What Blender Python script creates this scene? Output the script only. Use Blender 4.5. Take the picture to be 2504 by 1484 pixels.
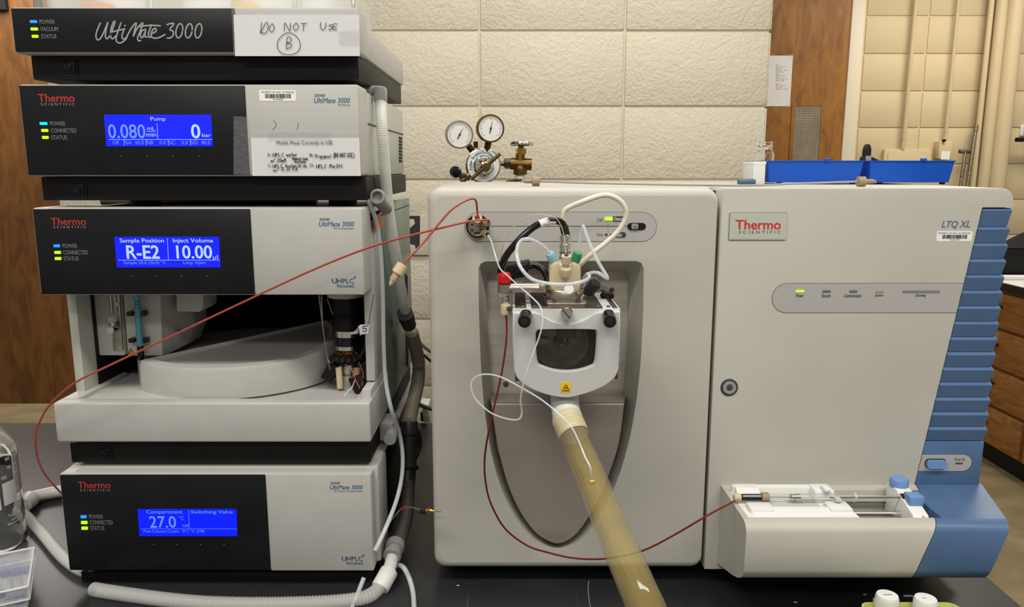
import bpy, bmesh, math, random
from mathutils import Vector, Matrix
random.seed(7)
for o in list(bpy.data.objects): bpy.data.objects.remove(o)
SC = bpy.context.scene
COL = SC.collection
# ------------------------------------------------------------------ camera
F, CX, CY, PITCH, HC = 1880.0, 1252.0, 742.0, math.radians(10.0), 1.474
BZ = 0.91                      # bench top height
cam = bpy.data.cameras.new('camera'); camo = bpy.data.objects.new('camera', cam)
COL.objects.link(camo); camo.location = (0, 0, HC)
camo.rotation_euler = (math.pi/2 - PITCH, 0, 0)
cam.sensor_width = 36; cam.lens = F/2504*36; cam.clip_start = .02; cam.clip_end = 60
SC.camera = camo
# ------------------------------------------------------------------ world, lights, exposure
w = bpy.data.worlds.new('room_air'); SC.world = w; w.use_nodes = True
w.node_tree.nodes['Background'].inputs[0].default_value = (1.0, .96, .90, 1)
w.node_tree.nodes['Background'].inputs[1].default_value = .30
def lamp(name, loc, sx, sy, power, col=(1, .965, .905), rot=(0, 0, 0)):
    l = bpy.data.lights.new(name, 'AREA'); l.shape = 'RECTANGLE'; l.size = sx; l.size_y = sy
    l.energy = power; l.color = col
    o = bpy.data.objects.new(name, l); COL.objects.link(o); o.location = loc; o.rotation_euler = rot
    return o
lamp('ceiling_fluorescent', (-.75, .05, 2.75), 1.2, .3, 23)
lamp('ceiling_fluorescent', (.95, .05, 2.75), 1.2, .3, 23)
lamp('ceiling_fluorescent', (-.2, -1.3, 2.75), 1.2, .3, 24)
lamp('ceiling_fluorescent', (.25, 1.45, 2.75), 1.2, .3, 15)
lamp('ceiling_fluorescent', (2.4, 3.5, 2.75), 1.2, .6, 32, (1, .93, .81))
lamp('ceiling_fluorescent', (-2.7, 4.1, 2.75), 1.2, 1.2, 52, (1, .95, .90))
SC.view_settings.view_transform = 'Standard'; SC.view_settings.look = 'None'
SC.view_settings.gamma = 1; SC.view_settings.use_curve_mapping = False
SC.view_settings.exposure = 0.0
# ------------------------------------------------------------------ photo rays -> points in the room
cp, sp = math.cos(PITCH), math.sin(PITCH)
def ray(px, py):
    u = (px-CX)/F; v = (CY-py)/F
    return Vector((u, cp+v*sp, -sp+v*cp))
def A(px, py, Y):
    d = ray(px, py); return d*(Y/d.y)+Vector((0, 0, HC))
def AZ(px, py, Z):
    d = ray(px, py); return d*((Z-HC)/d.z)+Vector((0, 0, HC))
def AX(px, py, X):
    d = ray(px, py); return d*(X/d.x)+Vector((0, 0, HC))
def PX(px, py, Y):             # metres covered by one photo pixel there
    d = ray(px, py); t = Y/d.y; return t/F
# ------------------------------------------------------------------ materials
def lin(c): c /= 255.0; return c/12.92 if c <= .04045 else ((c+.055)/1.055)**2.4
def L(rgb): return (lin(rgb[0]), lin(rgb[1]), lin(rgb[2]), 1)
MATS = {}
def mat(name, rgb, rough=.5, metal=0, emit=None, es=1, alpha=1, trans=0, ior=1.45, var=0, vscale=8, bump=0, bscale=400, spec=.5, coat=0, stretch=None):
    m = bpy.data.materials.new(name); m.use_nodes = True; nt = m.node_tree
    b = nt.nodes['Principled BSDF']; b.inputs['Base Color'].default_value = L(rgb)
    b.inputs['Roughness'].default_value = rough; b.inputs['Metallic'].default_value = metal
    b.inputs['IOR'].default_value = ior; b.inputs['Alpha'].default_value = alpha
    b.inputs['Transmission Weight'].default_value = trans; b.inputs['Specular IOR Level'].default_value = spec
    b.inputs['Coat Weight'].default_value = coat
    if emit: b.inputs['Emission Color'].default_value = L(emit); b.inputs['Emission Strength'].default_value = es
    if var or bump:
        tc = nt.nodes.new('ShaderNodeTexCoord'); mp = nt.nodes.new('ShaderNodeMapping')
        nt.links.new(tc.outputs['Object'], mp.inputs[0])
        if stretch: mp.inputs['Scale'].default_value = stretch
    if var:
        n = nt.nodes.new('ShaderNodeTexNoise'); n.inputs['Scale'].default_value = vscale; n.inputs['Detail'].default_value = 6
        nt.links.new(mp.outputs[0], n.inputs['Vector'])
        r = nt.nodes.new('ShaderNodeValToRGB'); nt.links.new(n.outputs['Fac'], r.inputs[0])
        r.color_ramp.elements[0].position = .3; r.color_ramp.elements[1].position = .7
        r.color_ramp.elements[0].color = L([max(0, c*(1-var)) for c in rgb]); r.color_ramp.elements[1].color = L([min(255, c*(1+var)) for c in rgb])
        nt.links.new(r.outputs[0], b.inputs['Base Color'])
    if bump:
        n2 = nt.nodes.new('ShaderNodeTexNoise'); n2.inputs['Scale'].default_value = bscale; n2.inputs['Detail'].default_value = 3
        nt.links.new(mp.outputs[0], n2.inputs['Vector'])
        bp = nt.nodes.new('ShaderNodeBump'); bp.inputs['Strength'].default_value = bump; bp.inputs['Distance'].default_value = .002
        nt.links.new(n2.outputs['Fac'], bp.inputs['Height']); nt.links.new(bp.outputs[0], b.inputs['Normal'])
    MATS[name] = m; return m
mat('casing', (182, 180, 174), .45, var=.012, vscale=30, bump=.06, bscale=900)
mat('casing_side', (184, 186, 174), .35, var=.02, vscale=6)
mat('green_side', (104, 124, 113), .22, var=.03, vscale=5)
mat('darkpanel', (22, 22, 24), .4, spec=.3, var=.12, vscale=25)
mat('black', (19, 18, 17), .5, spec=.3, var=.1, vscale=20)
mat('blackgloss', (14, 14, 15), .2)
mat('rubber', (20, 20, 20), .6)
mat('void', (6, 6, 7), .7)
mat('ltq', (184, 181, 170), .5, var=.012, vscale=12, bump=.10, bscale=700)
mat('ltq_grey', (172, 169, 165), .5, bump=.06, bscale=700)
mat('blue', (78, 106, 142), .38, var=.02, vscale=40, bump=.10, bscale=900)
mat('blue_light', (110, 148, 198), .38)
mat('white', (228, 228, 224), .45, var=.01, vscale=30)
mat('lightgrey', (190, 190, 186), .45)
mat('steel', (176, 168, 156), .34, metal=1, var=.05, vscale=10, bump=.05, bscale=60, stretch=(1, 1, 12))
mat('brushed', (206, 199, 189), .42, metal=.05, var=.06, vscale=10, bump=.05, bscale=60, stretch=(1, 1, 12))
mat('darksteel', (112, 100, 90), .38, metal=1, var=.1, vscale=30)
mat('chrome', (215, 212, 205), .1, metal=1)
mat('brass', (120, 92, 52), .35, metal=1, var=.15, vscale=60)
mat('gold', (214, 164, 74), .2, metal=1)
mat('shield', (150, 140, 130), .42, metal=.2, var=.02, vscale=5, bump=.05, bscale=800)
mat('peek', (202, 184, 150), .45, var=.03, vscale=40)
mat('peek_dark', (150, 130, 100), .45, var=.03, vscale=40)
mat('redtube', (168, 74, 58), .3)
mat('darkred', (108, 28, 30), .3)
mat('lcd', (3, 8, 70), .4, emit=(4, 28, 255), es=1.0)
mat('lcdtext', (150, 170, 255), .4, emit=(138, 160, 255), es=.95)
mat('lcddim', (90, 120, 255), .4, emit=(84, 116, 255), es=.85)
mat('ledgreen', (150, 255, 20), .4, emit=(150, 255, 10), es=1.6)
mat('ledblue', (20, 110, 255), .4, emit=(20, 110, 255), es=1.8)
mat('ledcyan', (10, 160, 255), .4, emit=(10, 170, 255), es=1.9)
mat('ledoff', (92, 110, 92), .4)
mat('ledamber', (178, 150, 116), .4)
mat('print_grey', (128, 128, 128), .6)
mat('print_silver', (150, 150, 150), .5)
mat('print_dark', (58, 60, 62), .6)
mat('print_red', (196, 52, 44), .5)
mat('print_redlo', (170, 50, 48), .5)
mat('print_blue', (52, 102, 140), .5)
mat('print_navy', (84, 104, 140), .5)
mat('ink', (34, 32, 44), .6)
mat('paper', (224, 222, 220), .6)
mat('label', (236, 234, 230), .5)
mat('tape', (205, 208, 210), .14, alpha=.08, bump=1.0, bscale=130)
mat('tubeclear', (224, 229, 232), .15, alpha=.5)
mat('hoseclear', (232, 232, 226), .22, alpha=.72)
mat('hosewhite', (222, 220, 212), .35)
mat('hosedark', (150, 142, 124), .4)
mat('hosegrey', (84, 81, 76), .45)
mat('sleeve', (46, 44, 41), .4)
mat('plasticgrey', (148, 148, 144), .45)
mat('collar', (220, 208, 172), .3, alpha=.88)
mat('hoseglass', (225, 225, 218), .12, alpha=.40)
mat('water', (235, 240, 240), .03, alpha=.10)
mat('frost', (232, 232, 226), .35, alpha=.85)
mat('amber', (158, 140, 82), .1, alpha=.36, coat=1, spec=.8, var=.1, vscale=18)
mat('amberinner', (150, 124, 60), .3, alpha=.14)
mat('glass', (255, 255, 255), .02, trans=1, ior=1.3)
mat('smokeglass', (60, 58, 48), .06, alpha=.30)
mat('trayplastic', (232, 234, 226), .15, alpha=.32)
mat('boxplastic', (224, 226, 232), .25, alpha=.26)
mat('bluebin', (8, 82, 190), .4, bump=.05, bscale=500)
mat('bluecap', (40, 60, 130), .4)
mat('tealtube', (88, 150, 164), .3, metal=.25)
mat('redcap', (190, 14, 16), .35)
mat('bluefit', (142, 178, 196), .4)
mat('greenfit', (44, 134, 92), .4)
mat('creamcable', (226, 218, 198), .45)
mat('yellow', (238, 188, 24), .5)
mat('orange', (232, 128, 36), .5)
mat('maroon', (96, 20, 30), .5)
mat('pear', (190, 196, 112), .45)
mat('wallpaint', (218, 209, 186), .6)
mat('farpaint', (206, 188, 150), .6, var=.02, vscale=2)
mat('pipe', (200, 182, 146), .4)
mat('doorframe', (220, 208, 186), .5)
mat('meshglass', (150, 140, 118), .4, var=.08, vscale=14)
mat('steelrod', (110, 96, 80), .45, metal=.6, var=.3, vscale=80)
mat('slate', (70, 90, 108), .45)
def block_mat(name, rgb, strength, scale):
    m = mat(name, rgb, .62); nt = m.node_tree; b = nt.nodes['Principled BSDF']
    g = nt.nodes.new('ShaderNodeNewGeometry')
    n = nt.nodes.new('ShaderNodeTexNoise'); n.inputs['Scale'].default_value = scale; n.inputs['Detail'].default_value = 2; n.inputs['Distortion'].default_value = .3
    nt.links.new(g.outputs['Position'], n.inputs['Vector'])
    n3 = nt.nodes.new('ShaderNodeTexNoise'); n3.inputs['Scale'].default_value = scale*.22; nt.links.new(g.outputs['Position'], n3.inputs['Vector'])
    ad = nt.nodes.new('ShaderNodeMath'); ad.operation = 'ADD'; nt.links.new(n.outputs['Fac'], ad.inputs[0]); nt.links.new(n3.outputs['Fac'], ad.inputs[1])
    bp = nt.nodes.new('ShaderNodeBump'); bp.inputs['Strength'].default_value = strength; bp.inputs['Distance'].default_value = .006
    nt.links.new(ad.outputs[0], bp.inputs['Height']); nt.links.new(bp.outputs[0], b.inputs['Normal'])
block_mat('block', (222, 213, 190), .46, 120)
def wood_mat(name, c0, c1, sc=(1, 1, .25), k=5):
    m = mat(name, c0, .5); nt = m.node_tree; b = nt.nodes['Principled BSDF']
    tc = nt.nodes.new('ShaderNodeNewGeometry'); mp = nt.nodes.new('ShaderNodeMapping'); mp.inputs['Scale'].default_value = sc
    nt.links.new(tc.outputs['Position'], mp.inputs[0])
    n = nt.nodes.new('ShaderNodeTexNoise'); n.inputs['Scale'].default_value = k; n.inputs['Detail'].default_value = 8; n.inputs['Distortion'].default_value = 1.5
    nt.links.new(mp.outputs[0], n.inputs['Vector'])
    r = nt.nodes.new('ShaderNodeValToRGB'); r.color_ramp.elements[0].position = .32; r.color_ramp.elements[1].position = .68
    r.color_ramp.elements[0].color = L(c0); r.color_ramp.elements[1].color = L(c1)
    nt.links.new(n.outputs['Fac'], r.inputs[0]); nt.links.new(r.outputs[0], b.inputs['Base Color'])
wood_mat('wood', (84, 52, 16), (118, 76, 28), (3, 3, .9), 4)
wood_mat('wood_light', (124, 78, 22), (162, 108, 42), (3, 3, .9), 5)
mat('meshwire', (112, 104, 88), .5)
wood_mat('oak', (122, 80, 34), (158, 108, 52), (6, 1.5, 6), 5)
wood_mat('concrete', (128, 112, 84), (158, 142, 108), (1, 1, 1), 3)
def bench_mat():
    m = mat('benchtop', (52, 52, 55), .36); nt = m.node_tree; b = nt.nodes['Principled BSDF']
    g = nt.nodes.new('ShaderNodeNewGeometry')
    def noise(scale, sc, rot=0, det=3):
        mp = nt.nodes.new('ShaderNodeMapping'); mp.inputs['Scale'].default_value = sc; mp.inputs['Rotation'].default_value = (0, 0, rot)
        nt.links.new(g.outputs['Position'], mp.inputs[0])
        n = nt.nodes.new('ShaderNodeTexNoise'); n.inputs['Scale'].default_value = scale; n.inputs['Detail'].default_value = det
        nt.links.new(mp.outputs[0], n.inputs['Vector']); return n
    a = noise(9, (1, 1, 1), 0, 8); s1 = noise(60, (1, .035, 1), 1.0); s2 = noise(60, (1, .03, 1), -.9)
    mx = nt.nodes.new('ShaderNodeMath'); mx.operation = 'MAXIMUM'; nt.links.new(s1.outputs[0], mx.inputs[0]); nt.links.new(s2.outputs[0], mx.inputs[1])
    r = nt.nodes.new('ShaderNodeValToRGB'); r.color_ramp.elements[0].position = .74; r.color_ramp.elements[1].position = .80
    r.color_ramp.elements[0].color = (0, 0, 0, 1); r.color_ramp.elements[1].color = (1, 1, 1, 1); nt.links.new(mx.outputs[0], r.inputs[0])
    r2 = nt.nodes.new('ShaderNodeValToRGB'); r2.color_ramp.elements[0].color = L((30, 30, 32)); r2.color_ramp.elements[1].color = L((48, 48, 50)); nt.links.new(a.outputs[0], r2.inputs[0])
    mi = nt.nodes.new('ShaderNodeMixRGB'); nt.links.new(r.outputs[0], mi.inputs[0]); nt.links.new(r2.outputs[0], mi.inputs[1]); mi.inputs[2].default_value = L((120, 118, 116))
    ml = nt.nodes.new('ShaderNodeMath'); ml.operation = 'MULTIPLY'; ml.inputs[1].default_value = .35; nt.links.new(r.outputs[0], ml.inputs[0]); nt.links.new(ml.outputs[0], mi.inputs[0])
    nt.links.new(mi.outputs[0], b.inputs['Base Color'])
bench_mat()
# ------------------------------------------------------------------ mesh builder
class M:
    def __init__(s): s.v = []; s.f = []
    def add(s, vs, fs):
        o = len(s.v); s.v += [Vector(v) for v in vs]; s.f += [tuple(i+o for i in f) for f in fs]; return s
    def bm(s, b):
        b.verts.index_update(); s.add([v.co.copy() for v in b.verts], [[v.index for v in f.verts] for f in b.faces]); b.free(); return s
    def box(s, x0, x1, y0, y1, z0, z1, r=0, seg=2):
        b = bmesh.new(); bmesh.ops.create_cube(b, size=1)
        for v in b.verts: v.co = Vector((x0 if v.co.x < 0 else x1, y0 if v.co.y < 0 else y1, z0 if v.co.z < 0 else z1))
        if r: bmesh.ops.bevel(b, geom=b.edges[:], offset=r, segments=seg, affect='EDGES', profile=.5)
        return s.bm(b)
    def prism(s, loop, vec, r=0, seg=2, sel=None):            # polygon pushed along vec
        b = bmesh.new(); vec = Vector(vec); vs = [b.verts.new(p) for p in loop]; ws = [b.verts.new(Vector(p)+vec) for p in loop]
        n = len(vs); b.faces.new(vs); b.faces.new(ws[::-1])
        for i in range(n): b.faces.new((vs[i], vs[(i+1) % n], ws[(i+1) % n], ws[i]))
        if r: bmesh.ops.bevel(b, geom=[e for e in b.edges if sel is None or sel(e)], offset=r, segments=seg, affect='EDGES', profile=.5, clamp_overlap=True)
        return s.bm(b)
    def obox(s, c, ex, ey, ez, r=0):                # oriented box: centre and three half vectors
        c = Vector(c); ex = Vector(ex); ey = Vector(ey); ez = Vector(ez)
        lp = [c-ex-ey-ez, c+ex-ey-ez, c+ex-ey+ez, c-ex-ey+ez]
        return s.prism(lp, ey*2, r)
    def loft(s, loops, cap0=True, cap1=True):
        n = len(loops[0]); vs = [p for l in loops for p in l]; fs = []
        for k in range(len(loops)-1):
            for i in range(n):
                j = (i+1) % n; fs.append((k*n+i, k*n+j, (k+1)*n+j, (k+1)*n+i))
        if cap0: fs.append(tuple(range(n))[::-1])
        if cap1: fs.append(tuple(range((len(loops)-1)*n, len(loops)*n)))
        return s.add(vs, fs)
    def lathe(s, prof, c, ax=(0, 0, 1), n=24, caps=True):   # prof: (radius, height along ax)
        ax = Vector(ax).normalized(); u = ax.orthogonal().normalized(); w_ = ax.cross(u); c = Vector(c)
        loops = [[c+ax*h+(u*math.cos(2*math.pi*i/n)+w_*math.sin(2*math.pi*i/n))*max(r, 1e-5) for i in range(n)] for r, h in prof]
        return s.loft(loops, caps, caps)
    def cyl(s, p0, p1, r0, r1=None, n=16):
        p0 = Vector(p0); p1 = Vector(p1); r1 = r0 if r1 is None else r1
        return s.lathe([(r0, 0), (r1, (p1-p0).length)], p0, p1-p0, n)
    def tube(s, pts, r, n=10, caps=True):           # r: number or function of (index fraction, length)
        P = [Vector(p) for p in pts]; loops = []; T0 = None; up = None; ln = 0
        for i, p in enumerate(P):
            t = (P[min(i+1, len(P)-1)]-P[max(i-1, 0)]).normalized()
            if up is None: up = t.orthogonal().normalized()
            else:
                up = (up-t*up.dot(t)); up = up.normalized() if up.length > 1e-6 else t.orthogonal().normalized()
                ln += (P[i]-P[i-1]).length
            w_ = t.cross(up); rr = r(i/(len(P)-1), ln) if callable(r) else r
            loops.append([p+(up*math.cos(2*math.pi*k/n)+w_*math.sin(2*math.pi*k/n))*rr for k in range(n)])
        return s.loft(loops, caps, caps)
    def ring(s, outer, inner):                      # flat face between two loops of any length
        b = bmesh.new(); 
        for lp in (outer, inner):
            vs = [b.verts.new(p) for p in lp]
            for i in range(len(vs)): b.edges.new((vs[i], vs[(i+1) % len(vs)]))
        bmesh.ops.triangle_fill(b, edges=b.edges[:], use_beauty=True)
        return s.bm(b)
    def mesh(s, name, sharp=35):
        me = bpy.data.meshes.new(name); me.from_pydata([tuple(v) for v in s.v], [], s.f)
        b = bmesh.new(); b.from_mesh(me); bmesh.ops.recalc_face_normals(b, faces=b.faces[:]); b.to_mesh(me); b.free()
        me.polygons.foreach_set('use_smooth', [True]*len(me.polygons)); me.set_sharp_from_angle(angle=math.radians(sharp)); me.update()
        return me
def cat(pts, k=8):                                  # smooth curve through points
    P = [Vector(p) for p in pts]; P = [P[0]*2-P[1]]+P+[P[-1]*2-P[-2]]; out = []
    for i in range(1, len(P)-2):
        p0, p1, p2, p3 = P[i-1:i+3]
        for j in range(k):
            t = j/k; out.append(.5*((2*p1)+(p2-p0)*t+(2*p0-5*p1+4*p2-p3)*t*t+(3*p1-p0-3*p2+p3)*t**3))
    out.append(P[-2]); return out
def CA(pts, k=8): return cat([A(*p) for p in pts], k)
def resample(pts, step):
    out = [pts[0]]; acc = 0
    for a, b in zip(pts, pts[1:]):
        L_ = (b-a).length; 
        while acc+L_ >= step:
            t = (step-acc)/L_; a = a+(b-a)*t; out.append(a.copy()); L_ = (b-a).length; acc = 0
        acc += L_
    out.append(pts[-1]); return out
# ------------------------------------------------------------------ objects
OFF = {}
def setp(o, label=None, cat_=None, group=None, kind=None):
    if label: o['label'] = label
    if cat_: o['category'] = cat_
    if group: o['group'] = group
    if kind: o['kind'] = kind
def thing(name, label, cat_, loc, group=None, kind=None):
    o = bpy.data.objects.new(name, None); COL.objects.link(o); o.location = loc; o.empty_display_size = .02
    OFF[o.name] = Vector(loc); setp(o, label, cat_, group, kind); return o
def part(parent, name, m, material, label=None, sharp=35, kind=None):
    me = m.mesh(name, sharp) if isinstance(m, M) else m
    off = OFF[parent.name]; me.transform(Matrix.Translation(-off))
    o = bpy.data.objects.new(name, me); COL.objects.link(o); o.parent = parent; OFF[o.name] = off
    me.materials.append(MATS[material]); setp(o, label, kind=kind); return o
def solo(name, m, material, label, cat_, loc, group=None, kind=None, sharp=35):
    me = m.mesh(name, sharp) if isinstance(m, M) else m
    me.transform(Matrix.Translation(-Vector(loc))); o = bpy.data.objects.new(name, me); COL.objects.link(o); o.location = loc
    OFF[o.name] = Vector(loc); me.materials.append(MATS[material]); setp(o, label, cat_, group, kind); return o
def struct(name, m, material): return solo(name, m, material, None, None, (0, 0, 0), kind='structure')
# ------------------------------------------------------------------ printed lettering and pen strokes
def rectw(x0, y0, x1, y1, Y):
    a, b, c, d = A(x0, y0, Y), A(x1, y0, Y), A(x0, y1, Y), A(x1, y1, Y)
    return (a.x+c.x)/2, (b.x+d.x)/2, (c.z+d.z)/2, (a.z+b.z)/2
def txt(parent, s, rect, Y, material, shear=0, bold=0, name='lettering', space=1.0, eps=.00014, flip=False):
    cu = bpy.data.curves.new('t', 'FONT'); cu.body = s; cu.size = 1; cu.shear = shear; cu.space_character = space; cu.resolution_u = 3
    ob = bpy.data.objects.new('t', cu); me = bpy.data.meshes.new_from_object(ob)
    bpy.data.objects.remove(ob); bpy.data.curves.remove(cu)
    xs = [v.co.x for v in me.vertices]; ys = [v.co.y for v in me.vertices]
    x0, x1, z0, z1 = rectw(*rect, Y)
    kx = (x1-x0)/(max(xs)-min(xs)); ky = (z1-z0)/(max(ys)-min(ys)); mx, my = min(xs), min(ys)
    for v in me.vertices: v.co = Vector((x0+(v.co.x-mx)*kx, Y-eps, z0+(v.co.y-my)*ky))
    if bold:                                        # heavier weight: the same outlines set again a hair to each side
        vs = [v.co.copy() for v in me.vertices]; fs = [tuple(p.vertices) for p in me.polygons]; n = len(vs); dx = bold*kx
        me = bpy.data.meshes.new(name); V = []; Fc = []
        for q, (sx_, sz_) in enumerate(((0, 0), (-1, 0), (1, 0), (-.6, .7), (.6, -.7))):
            V += [tuple(v+Vector((sx_*dx, -q*.00003, sz_*bold*ky))) for v in vs]; Fc += [tuple(i+q*n for i in f) for f in fs]
        me.from_pydata(V, [], Fc)
    me.name = name; me.update()
    return part(parent, name, me, material)
def ribbon(m, pts, wd, Y):                          # one continuous mitred pen stroke
    P = [p for k, p in enumerate(pts) if k == 0 or (p-pts[k-1]).length > 1e-6]
    if len(P) < 2: return
    L0, L1 = [], []
    for k, p in enumerate(P):
        d = (P[min(k+1, len(P)-1)]-P[max(k-1, 0)]); d = d.normalized() if d.length > 1e-9 else Vector((1, 0, 0)); n = Vector((-d.z, 0, d.x))*wd/2
        e = d*wd*.35*(-1 if k == 0 else 1 if k == len(P)-1 else 0); L0.append(p+n+e); L1.append(p-n+e)
    N = len(P); m.add(L0+L1, [(k, k+1, N+k+1, N+k) for k in range(N-1)])
def pen(parent, lines, Y, material, wpx, name='handwriting', eps=.00016, smooth=True):
    m = M()
    for q_, ln in enumerate(lines):
        p = [A(x, y, Y-eps-q_*.0000015) for x, y in ln]
        if smooth and len(p) > 2: p = cat(p, 5)
        if not smooth: p = [a+(b-a)*t for a, b in zip(p, p[1:]) for t in (0, .12, .88)]+[p[-1]]
        ribbon(m, p, wpx*PX(ln[0][0], ln[0][1], Y), Y)
    return part(parent, name, m, material)
GL = {'D': '00,01;00,.71,1.5,.70,00', 'O': '.51,0.5,.50,1.5,.51', 'N': '00,01,10,11', 'T': '01,11;.51,.50', 'U': '01,0.3,.50,1.3,11', 'S': '1.9,.51,0.8,.9.4,.50,0.1',
      'E': '11,01,00,10;0.5,.8.5', 'B': '00,01,.7.9,.7.6,0.5,.9.4,.8.1,00', 'H': '00,01;10,11;0.5,1.5', 'P': '00,01,.9.8,0.5', 'L': '01,00,.90', 'C': '1.9,.51,0.5,.50,1.1',
      'w': '0.5,.20,.5.4,.80,1.5', 'a': '.9.5,.4.6,0.2,.50,.9.4,10', 't': '.51,.5.1,.80;0.6,1.6', 'e': '0.3,.9.4,.5.6,0.3,.40,1.1', 'r': '00,0.5,.5.6,.9.5', '/': '00,11', '2': '0.8,.51,.9.7,00,10',
      '0': '.51,0.5,.50,1.5,.51', 'm': '00,0.6,.4.5,.50,.5.5,.9.5,10', 'M': '00,.21,.5.4,.81,10', 'A': '00,.51,10;.2.4,.8.4', 'o': '.5.6,0.3,.50,1.3,.5.6', 'n': '00,0.6,.6.6,.90', 'i': '.5.5,.50;.5.8,.5.9',
      'u': '0.6,0.1,.50,.9.5,10', 'c': '.9.5,.4.6,0.3,.50,.90', 'p': '0-.4,0.5,.8.5,.8.1,0.1', 'l': '.51,.50', '(': '.71,.3.5,.7-.2', ')': '.31,.7.5,.3-.2', '.': '.50,.5.1', '1': '.51,.50', '%': '00,11;.1.8,.2.9;.8.1,.9.2',
      'F': '00,01,11;0.5,.8.5', '5': '11,.1.9,0.6,.8.5,.9.2,.40,0.1', 'R': '00,01,.9.8,0.5,10', ':': '.5.6,.5.5;.5.1,.50', 'I': '.51,.50', 'V': '01,.50,11'}
import re
def num(s):
    return [float(x) for x in re.findall(r'-?\.\d|-?\d', s)]
def scrawl(s, x, y, cw, h, gap=.35, slope=0, lean=.1):      # hand lettering: baseline y, cell width cw, height h (photo px on the note)
    out = []
    for ch in s:
        if ch in GL:
            for st in GL[ch].split(';'):
                ln = []
                for q in st.split(','):
                    a, b = num(q); ln.append((x+a*cw+b*h*lean+random.uniform(-.03, .03)*cw, y-b*h+slope*(x+a*cw)+random.uniform(-.03, .03)*h))
                out.append(ln)
            x += cw*(1+gap) if ch not in 'il1.:I()' else cw*(.75+gap*.5)
        else: x += cw*.9
    return out
def rrect(x0, x1, z0, z1, Y, r, n=5):
    out = []
    for cx, cz, a0 in ((x1-r, z1-r, 0), (x0+r, z1-r, 90), (x0+r, z0+r, 180), (x1-r, z0+r, 270)):
        for k in range(n+1):
            a = math.radians(a0+90*k/n); out.append(Vector((cx+r*math.cos(a), Y, cz+r*math.sin(a))))
    return out
def plate(x0, y0, x1, y1, Y, t, r=0, out=0, n=5):            # rounded plate on a front face given in photo px; t thick towards the room
    a, b, c, d = rectw(x0, y0, x1, y1, Y); m = M()
    if r: m.prism(rrect(a-out, b+out, c-out, d+out, Y-t, min(r, (d-c)/2+out-1e-5), n), (0, t, 0))
    else: m.box(a-out, b+out, Y-t, Y, c-out, d+out)
    return m
def asset_label(parent, rect, Y, number):
    x0, y0, x1, y1 = rect; w_, h_ = x1-x0, y1-y0
    lb = part(parent, 'asset_label', plate(x0, y0, x1, y1, Y, .0003, .002), 'label', 'white barcode sticker')
    Yf = Y-.0003
    txt(lb, 'PROPERTY OF UNIV. OF MISSOURI', (x0+w_*.06, y0+h_*.12, x1-w_*.05, y0+h_*.29), Yf, 'ink')
    m = M(); rnd = random.Random(3); x = x0+w_*.16
    while x < x1-w_*.15:
        k = rnd.choice([1, 1.5, 2.2])*w_/100; a, b, c, d = rectw(x, y0+h_*.36, x+k, y0+h_*.74, Yf); m.box(a, b, Yf-.0003, Yf, c, d); x += k+rnd.choice([.9, 1.3, 1.9])*w_/100
    part(lb, 'barcode', m, 'ink'); txt(lb, number, (x0+w_*.37, y0+h_*.79, x0+w_*.64, y0+h_*.92), Yf, 'ink')
    return lb
# ================================================================== THE ROOM
YW = 2.22; FARY = 4.5
struct('floor', M().box(-5, 4.6, -1.5, 6.2, -.05, 0), 'concrete')
wxL = A(96, 10, YW).x; wxR = A(1888, 30, YW).x
wz = A(1200, 440, YW).z
rowsz = [wz+.203*k for k in range(-7, 5)]
wall = struct('wall_back', M().box(wxL+.004, wxR-.004, YW+.006, YW+.19, 0, 2.70), 'wallpaint')
nb = 5; bw = (wxR-wxL)/nb; bme = None
zlow = rowsz[0]
for r in range(len(rowsz)-1):
    for c in range(nb):
        if bme is None:
            bme = M().box(.003, bw-.003, 0, .012, .003, .2, .0035, 2).mesh('block'); bme.materials.append(MATS['block'])
        o = bpy.data.objects.new('block', bme); COL.objects.link(o); o.parent = wall
        o.location = (wxL+c*bw, YW+random.uniform(-.001, .001), rowsz[r])
# end face blocks of the pier
eme = M().box(0, .012, .006, .184, .004, .199, .0035, 2).mesh('block'); eme.materials.append(MATS['block'])
for r in range(len(rowsz)-1):
    for x in (wxR-.008, wxL-.004):
        o = bpy.data.objects.new('block', eme); COL.objects.link(o); o.parent = wall; o.location = (x, YW, rowsz[r])
# far wall on the right
fx0 = A(2078, 200, FARY).x; fx1 = A(2474, 300, FARY).x
fw = struct('wall_far', M().box(fx0, 4.4, FARY+.006, FARY+.15, 0, 3.2), 'farpaint')
jx = A(2258, 200, FARY).x; zf = A(2110, 313, FARY).z
fme = {}
for r in range(-6, 8):
    for c in range(-2, 5):
        a = max(jx+c*.406+.004, fx0+.07); b = jx+(c+1)*.406-.004
        if b-a < .03: continue
        k = round(b-a, 4)
        if k not in fme:
            fme[k] = M().box(0, k, 0, .012, .004, .199, .004, 2).mesh('block'); fme[k].materials.append(MATS['farpaint'])
        o = bpy.data.objects.new('block', fme[k]); COL.objects.link(o); o.parent = fw; o.location = (a, FARY, zf+r*.203)
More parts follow.
